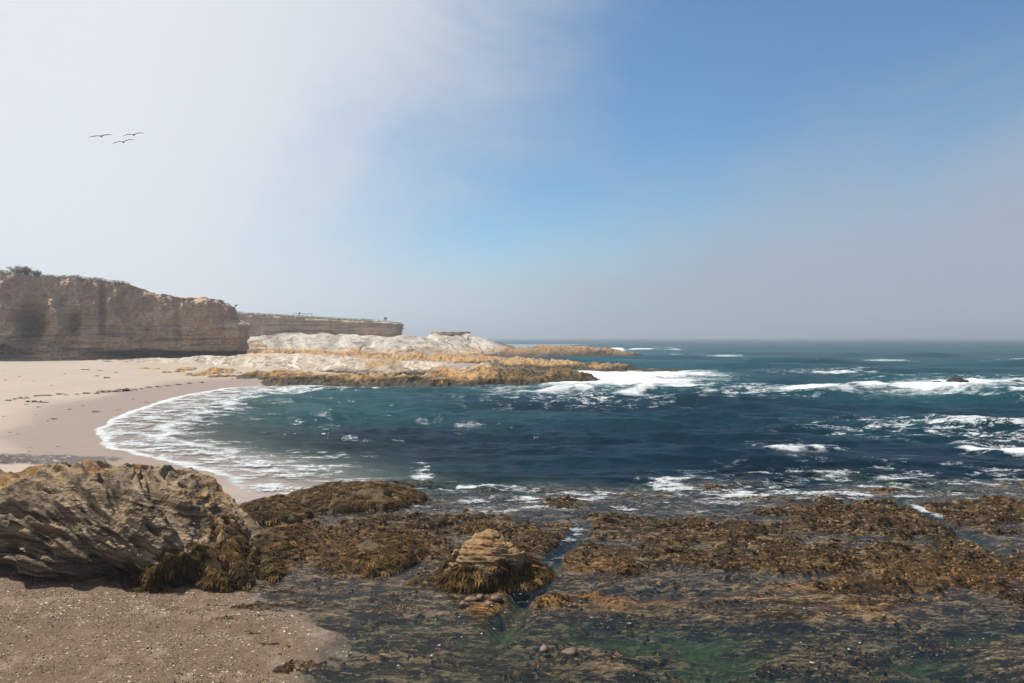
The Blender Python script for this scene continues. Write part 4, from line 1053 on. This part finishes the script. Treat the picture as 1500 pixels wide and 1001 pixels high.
def rim_z(rim, x):
    ex, ey, ez = rim[:3]; i = int(np.argmin(np.abs(ex-x)+(ey > 249)*9)); return float(ex[i]), float(ey[i]), float(ez[i])
# ---- shrubs on the near rim
def shrub(px, d, z, wid, hgt, seed, label, leafm, bare):
    x = (px-750)/F*d
    if z > 10: ex, ey, ez = rim_z(RIM_N, x); x, d, z = ex-.5, ey+1.3, ez+.15
    root = empty('shrub', (x, d, z)); r = random.Random(seed)
    V = []; Fa = []; LV = []; LF = []
    for i in range(26):
        a = r.uniform(0, 6.28); rad = wid/2*math.sqrt(r.random()); tip = Vector((rad*math.cos(a), rad*.7*math.sin(a), hgt*r.uniform(.5, 1)*(1-.45*(2*rad/wid)**2)))
        p0 = Vector((tip.x*.25, tip.y*.25, -.2)); w_ = .035; b = len(V)
        mid = p0.lerp(tip, .5)+Vector((r.uniform(-.2, .2), r.uniform(-.2, .2), .15))
        for P_, k in ((p0, 1), (mid, .7), (tip, .25)):
            for q in range(3): V.append((P_.x+w_*k*math.cos(q*2.1), P_.y+w_*k*math.sin(q*2.1), P_.z))
        for j in range(2):
            for q in range(3): Fa.append((b+3*j+q, b+3*j+(q+1) % 3, b+3*j+3+(q+1) % 3, b+3*j+3+q))
        for j in range(int(34*(1-bare))+4):
            c = mid.lerp(tip, r.uniform(-.6, 1.1))+Vector((r.gauss(0, .17), r.gauss(0, .17), r.gauss(0, .12))); s = r.uniform(.06, .15); b = len(LV)
            e = Euler((r.uniform(-1.2, 1.2), r.uniform(-1.2, 1.2), r.uniform(0, 6.28))).to_matrix()
            LV += [tuple(c+e @ Vector(q)) for q in ((-s, 0, 0), (0, -s*.5, 0), (s, 0, .03), (0, s*.5, 0))]; LF.append((b, b+1, b+2, b+3))
    for nm, v_, f_, m_ in (('stems', V, Fa, M_TWIG), ('foliage', LV, LF, leafm)):
        me = bpy.data.meshes.new(nm); me.from_pydata(v_, [], f_); me.materials.append(m_); link(bpy.data.objects.new(nm, me), root)
    tag(root, label, 'shrub')
shrub(-8, 124.5, 18.2, 4.5, 1.7, 71, 'grey-brown brush at the highest grassy end of the cliff', M_TWIG, .1)
shrub(22, 128.5, 17.9, 2.9, 1.35, 72, 'low dry brown bush on the cliff rim beside taller brush', M_TWIG, .0)
shrub(40, 129.5, 17.9, 2.2, 1.0, 73, 'small rounded olive bush between the brown and bare bushes', M_GRASS, .1)
shrub(61, 130.5, 17.9, 2.6, 1.5, 74, 'bare twiggy bush standing alone on the cliff rim', M_TWIG, .75)
shrub(108, 131.0, 7.2, 1.6, 1.9, 75, 'green plant growing in the cleft of the cliff face', M_GRASS, .1)
shrub(3, 125.0, 3.9, 2.4, 1.2, 76, 'green plant patch on the ledge low on the cliff', M_GRASS, .1)

# ---- birds
def bird(name, loc, span, yaw, bank, flap, label, group=None, mat=M_BIRD):
    """gliding long-winged bird: lofted body with bill and tail, cambered wings with a bend at the wrist"""
    V = []; Fa = []
    prof = [(-.34, .005, .004), (-.26, .05, .012), (-.15, .055, .045), (0, .075, .07), (.12, .06, .06), (.20, .035, .04), (.26, .038, .042), (.31, .028, .03), (.36, .012, .012), (.50, .003, .004)]
    for (x, a, b) in prof:
        for k in range(8):
            q = k*math.pi/4; V.append((x, a*math.cos(q), b*math.sin(q)+(.02 if x > .2 else 0)))
    for i in range(len(prof)-1):
        for k in range(8): Fa.append((i*8+k, i*8+(k+1) % 8, i*8+8+(k+1) % 8, i*8+8+k))
    for sgn in (-1, 1):
        b = len(V)
        for (s, le, te, z) in ((.04, .10, -.12, .03), (.25, .13, -.11, .03+.10*flap), (.48, .16, -.07, .03+.13*flap), (.75, .09, -.09, .03+.08*flap), (.93, .0, -.12, .03-.02*flap), (1.0, -.08, -.12, .03-.07*flap)):
            for (x, dz) in ((le, 0), ((le*2+te)/3, .016), (te, 0), ((le*2+te)/3, -.010)):
                V.append((x, sgn*s, z+dz))
        for j in range(5):
            for k in range(4):
                f = (b+4*j+k, b+4*j+(k+1) % 4, b+4*j+4+(k+1) % 4, b+4*j+4+k); Fa.append(f if sgn > 0 else f[::-1])
        Fa.append(tuple(b+20+k for k in range(4)))
    me = bpy.data.meshes.new(name); me.from_pydata([tuple(span/2*q for q in v) for v in V], [], Fa); me.materials.append(mat)
    for p in me.polygons: p.use_smooth = True
    o = link(bpy.data.objects.new(name, me)); o.location = loc; o.rotation_euler = (bank, 0, yaw)
    return tag(o, label, 'bird', group)
def at(px, py, d): return ((px-750)/F*d, d, H-(py-HOR)/F*d)
g3 = 'flock of three gliding seabirds'
for px, py, sp, yw, bk, fp in ((149, 200.5, 2.2, 1.85, .20, .55), (197, 198.5, 2.05, 1.95, .26, .8), (182, 209, 2.15, 2.0, .32, .9)):
    bird('flying_bird', at(px, py, 70), sp, yw, -bk, fp, 'dark long-winged seabird gliding high in the flock of three', g3)
bird('flying_bird', at(1335, 480, 230), .9, 1.9, .5, 1.2, 'tiny dark bird flying low above the sea horizon', 'birds over the horizon')
bird('flying_bird', at(1199, 488.5, 300), .9, 2.2, .2, 1.2, 'tiny dark bird flying low above the sea horizon', 'birds over the horizon')

def skin_mesh(name, pts, edges, rad, mat, loc, rz=0, sub=1):
    me = bpy.data.meshes.new(name); me.from_pydata(pts, edges, []); me.materials.append(mat)
    o = link(bpy.data.objects.new(name, me)); o.location = loc; o.rotation_euler[2] = rz
    o.modifiers.new('skin', 'SKIN'); o.modifiers.new('sub', 'SUBSURF').levels = sub; o.modifiers['sub'].render_levels = sub
    for i, q in enumerate(rad): me.skin_vertices[0].data[i].radius = q if isinstance(q, tuple) else (q, q)
    me.skin_vertices[0].data[0].use_root = True
    return o
rx, ry, rz = rim_z(RIM_N, (340-750)/F*146)
o = skin_mesh('perched_bird', [(0, 0, .26), (-.14, 0, .22), (-.30, 0, .17), (.10, 0, .33), (.15, 0, .43), (.24, 0, .43), (0, .03, .12), (0, .03, 0), (0, -.03, .12), (0, -.03, 0)], [(0, 1), (1, 2), (0, 3), (3, 4), (4, 5), (0, 6), (6, 7), (0, 8), (8, 9)], [.10, .085, .03, .075, .055, .015, .015, .012, .015, .012], M_BIRD, (rx, ry+.25, rz-.02), .4)
o.scale = (1.5, 1.5, 1.5); tag(o, 'small dark bird perched on the nose of the near cliff', 'bird')

M_CLOTH = [plain('dark_jacket', (.035, .035, .042), (.06, .06, .07), 5), plain('charcoal_clothes', (.05, .05, .058), (.075, .075, .085), 5), plain('grey_clothes', (.09, .09, .10), (.13, .13, .14), 5)]
M_HAIR = plain('dark_hair', (.02, .016, .012), (.04, .03, .022), 9)
def person(loc, h, rz, mat, label, arm=.0):
    k = h/1.75
    pts = [(0, 0, .95), (0, 0, 1.18), (0, 0, 1.38), (0, 0, 1.48), (0, .01, 1.56), (0, .015, 1.66), (0, .01, 1.73),
           (.10, 0, .90), (.11, .01, .50), (.11, -.02, .07), (.12, .12, .03), (-.10, 0, .90), (-.11, .01, .50), (-.11, -.02, .07), (-.12, .12, .03),
           (.19, 0, 1.38), (.25, -.02, 1.12), (.24, .07+arm, .90+arm), (.235, .10+arm, .80+arm), (-.19, 0, 1.38), (-.25, -.02, 1.12), (-.24, .07, .90), (-.235, .10, .80)]
    ed = [(0, 1), (1, 2), (2, 3), (3, 4), (4, 5), (5, 6), (0, 7), (7, 8), (8, 9), (9, 10), (0, 11), (11, 12), (12, 13), (13, 14), (2, 15), (15, 16), (16, 17), (17, 18), (2, 19), (19, 20), (20, 21), (21, 22)]
    rad = [(.16, .11), (.15, .11), (.17, .11), .06, .075, .095, .07, .09, .065, .045, .03, .09, .065, .045, .03, .07, .05, .04, .025, .07, .05, .04, .025]
    o = skin_mesh('person', [tuple(q*k for q in p) for p in pts], ed, [tuple(q*k for q in r_) if isinstance(r_, tuple) else r_*k for r_ in rad], mat, loc, rz)
    hd = skin_mesh('hair', [(0, -.02*k, 1.66*k), (0, -.025*k, 1.73*k), (0, -.03*k, 1.76*k)], [(0, 1), (1, 2)], [.09*k, .085*k, .04*k], M_HAIR, (0, 0, 0)); hd.parent = o
    return tag(o, label, 'person')
x0, y0, z0 = rim_z(RIM_F, (564.0-750)/F*242)
person((x0-.24, y0+1.0, z0+.05), 1.82, 2.9, M_CLOTH[0], 'taller person in dark clothes standing at the headland cliff edge')
person((x0+.24, y0+1.0, z0+.05), 1.68, -.3, M_CLOTH[1], 'shorter person in dark clothes beside another at the headland edge')
x1, y1, z1 = rim_z(RIM_F, (437-750)/F*242)
person((x1, y1+2.4, z1+.35), 1.75, .2, M_CLOTH[2], 'person in grey standing alone by the viewpoint railing')
M_WOOD = plain('weathered_timber', (.16, .13, .11), (.26, .22, .19), 6)
def railing():
    xa, xb = (429-750)/F*243.5, (456.5-750)/F*243.5; root = empty('railing', ((xa+xb)/2, 244, z1+.2)); L = xb-xa
    def box(nm, cx, cy, cz, sx, sy, sz):
        v = [(cx+a*sx/2, cy+b*sy/2, cz+c*sz/2) for a in (-1, 1) for b in (-1, 1) for c in (-1, 1)]
        me = bpy.data.meshes.new(nm); me.from_pydata(v, [], [(0, 1, 3, 2), (4, 6, 7, 5), (0, 4, 5, 1), (2, 3, 7, 6), (0, 2, 6, 4), (1, 5, 7, 3)]); me.materials.append(M_WOOD)
        return link(bpy.data.objects.new(nm, me), root)
    box('top_rail', 0, 0, 1.15, L, .14, .15)
    for i in range(5): box('post', -L/2+.1+i*(L-.2)/4, .1, .45, .12, .10, 1.4)
    tag(root, 'grey timber viewpoint railing on top of the distant cliff', 'railing')
railing()

# ------------------------------------------------------------------ sea haze
def haze():
    m = bpy.data.materials.new('sea_haze'); m.use_nodes = True; n = NT(m.node_tree)
    v = n.new('ShaderNodeVolumePrincipled'); v.inputs['Density'].default_value = HAZE; v.inputs['Color'].default_value = (.47, .53, .60, 1); v.inputs['Anisotropy'].default_value = .3
    n.l.new(v.outputs[0], n.new('ShaderNodeOutputMaterial').inputs['Volume'])
    x0, x1, y0, y1, za, zb = -9800, 9800, -60, 9400, -6, 36
    V = [(x, y, z) for x in (x0, x1) for y in (y0, y1) for z in (za, zb)]
    me = bpy.data.meshes.new('haze'); me.from_pydata(V, [], [(0, 1, 3, 2), (4, 6, 7, 5), (0, 4, 5, 1), (2, 3, 7, 6), (0, 2, 6, 4), (1, 5, 7, 3)]); me.materials.append(m)
    o = link(bpy.data.objects.new('haze', me)); o['kind'] = 'stuff'; o['label'] = 'thin sea haze over the coast'
HAZE = 0.0007
haze()
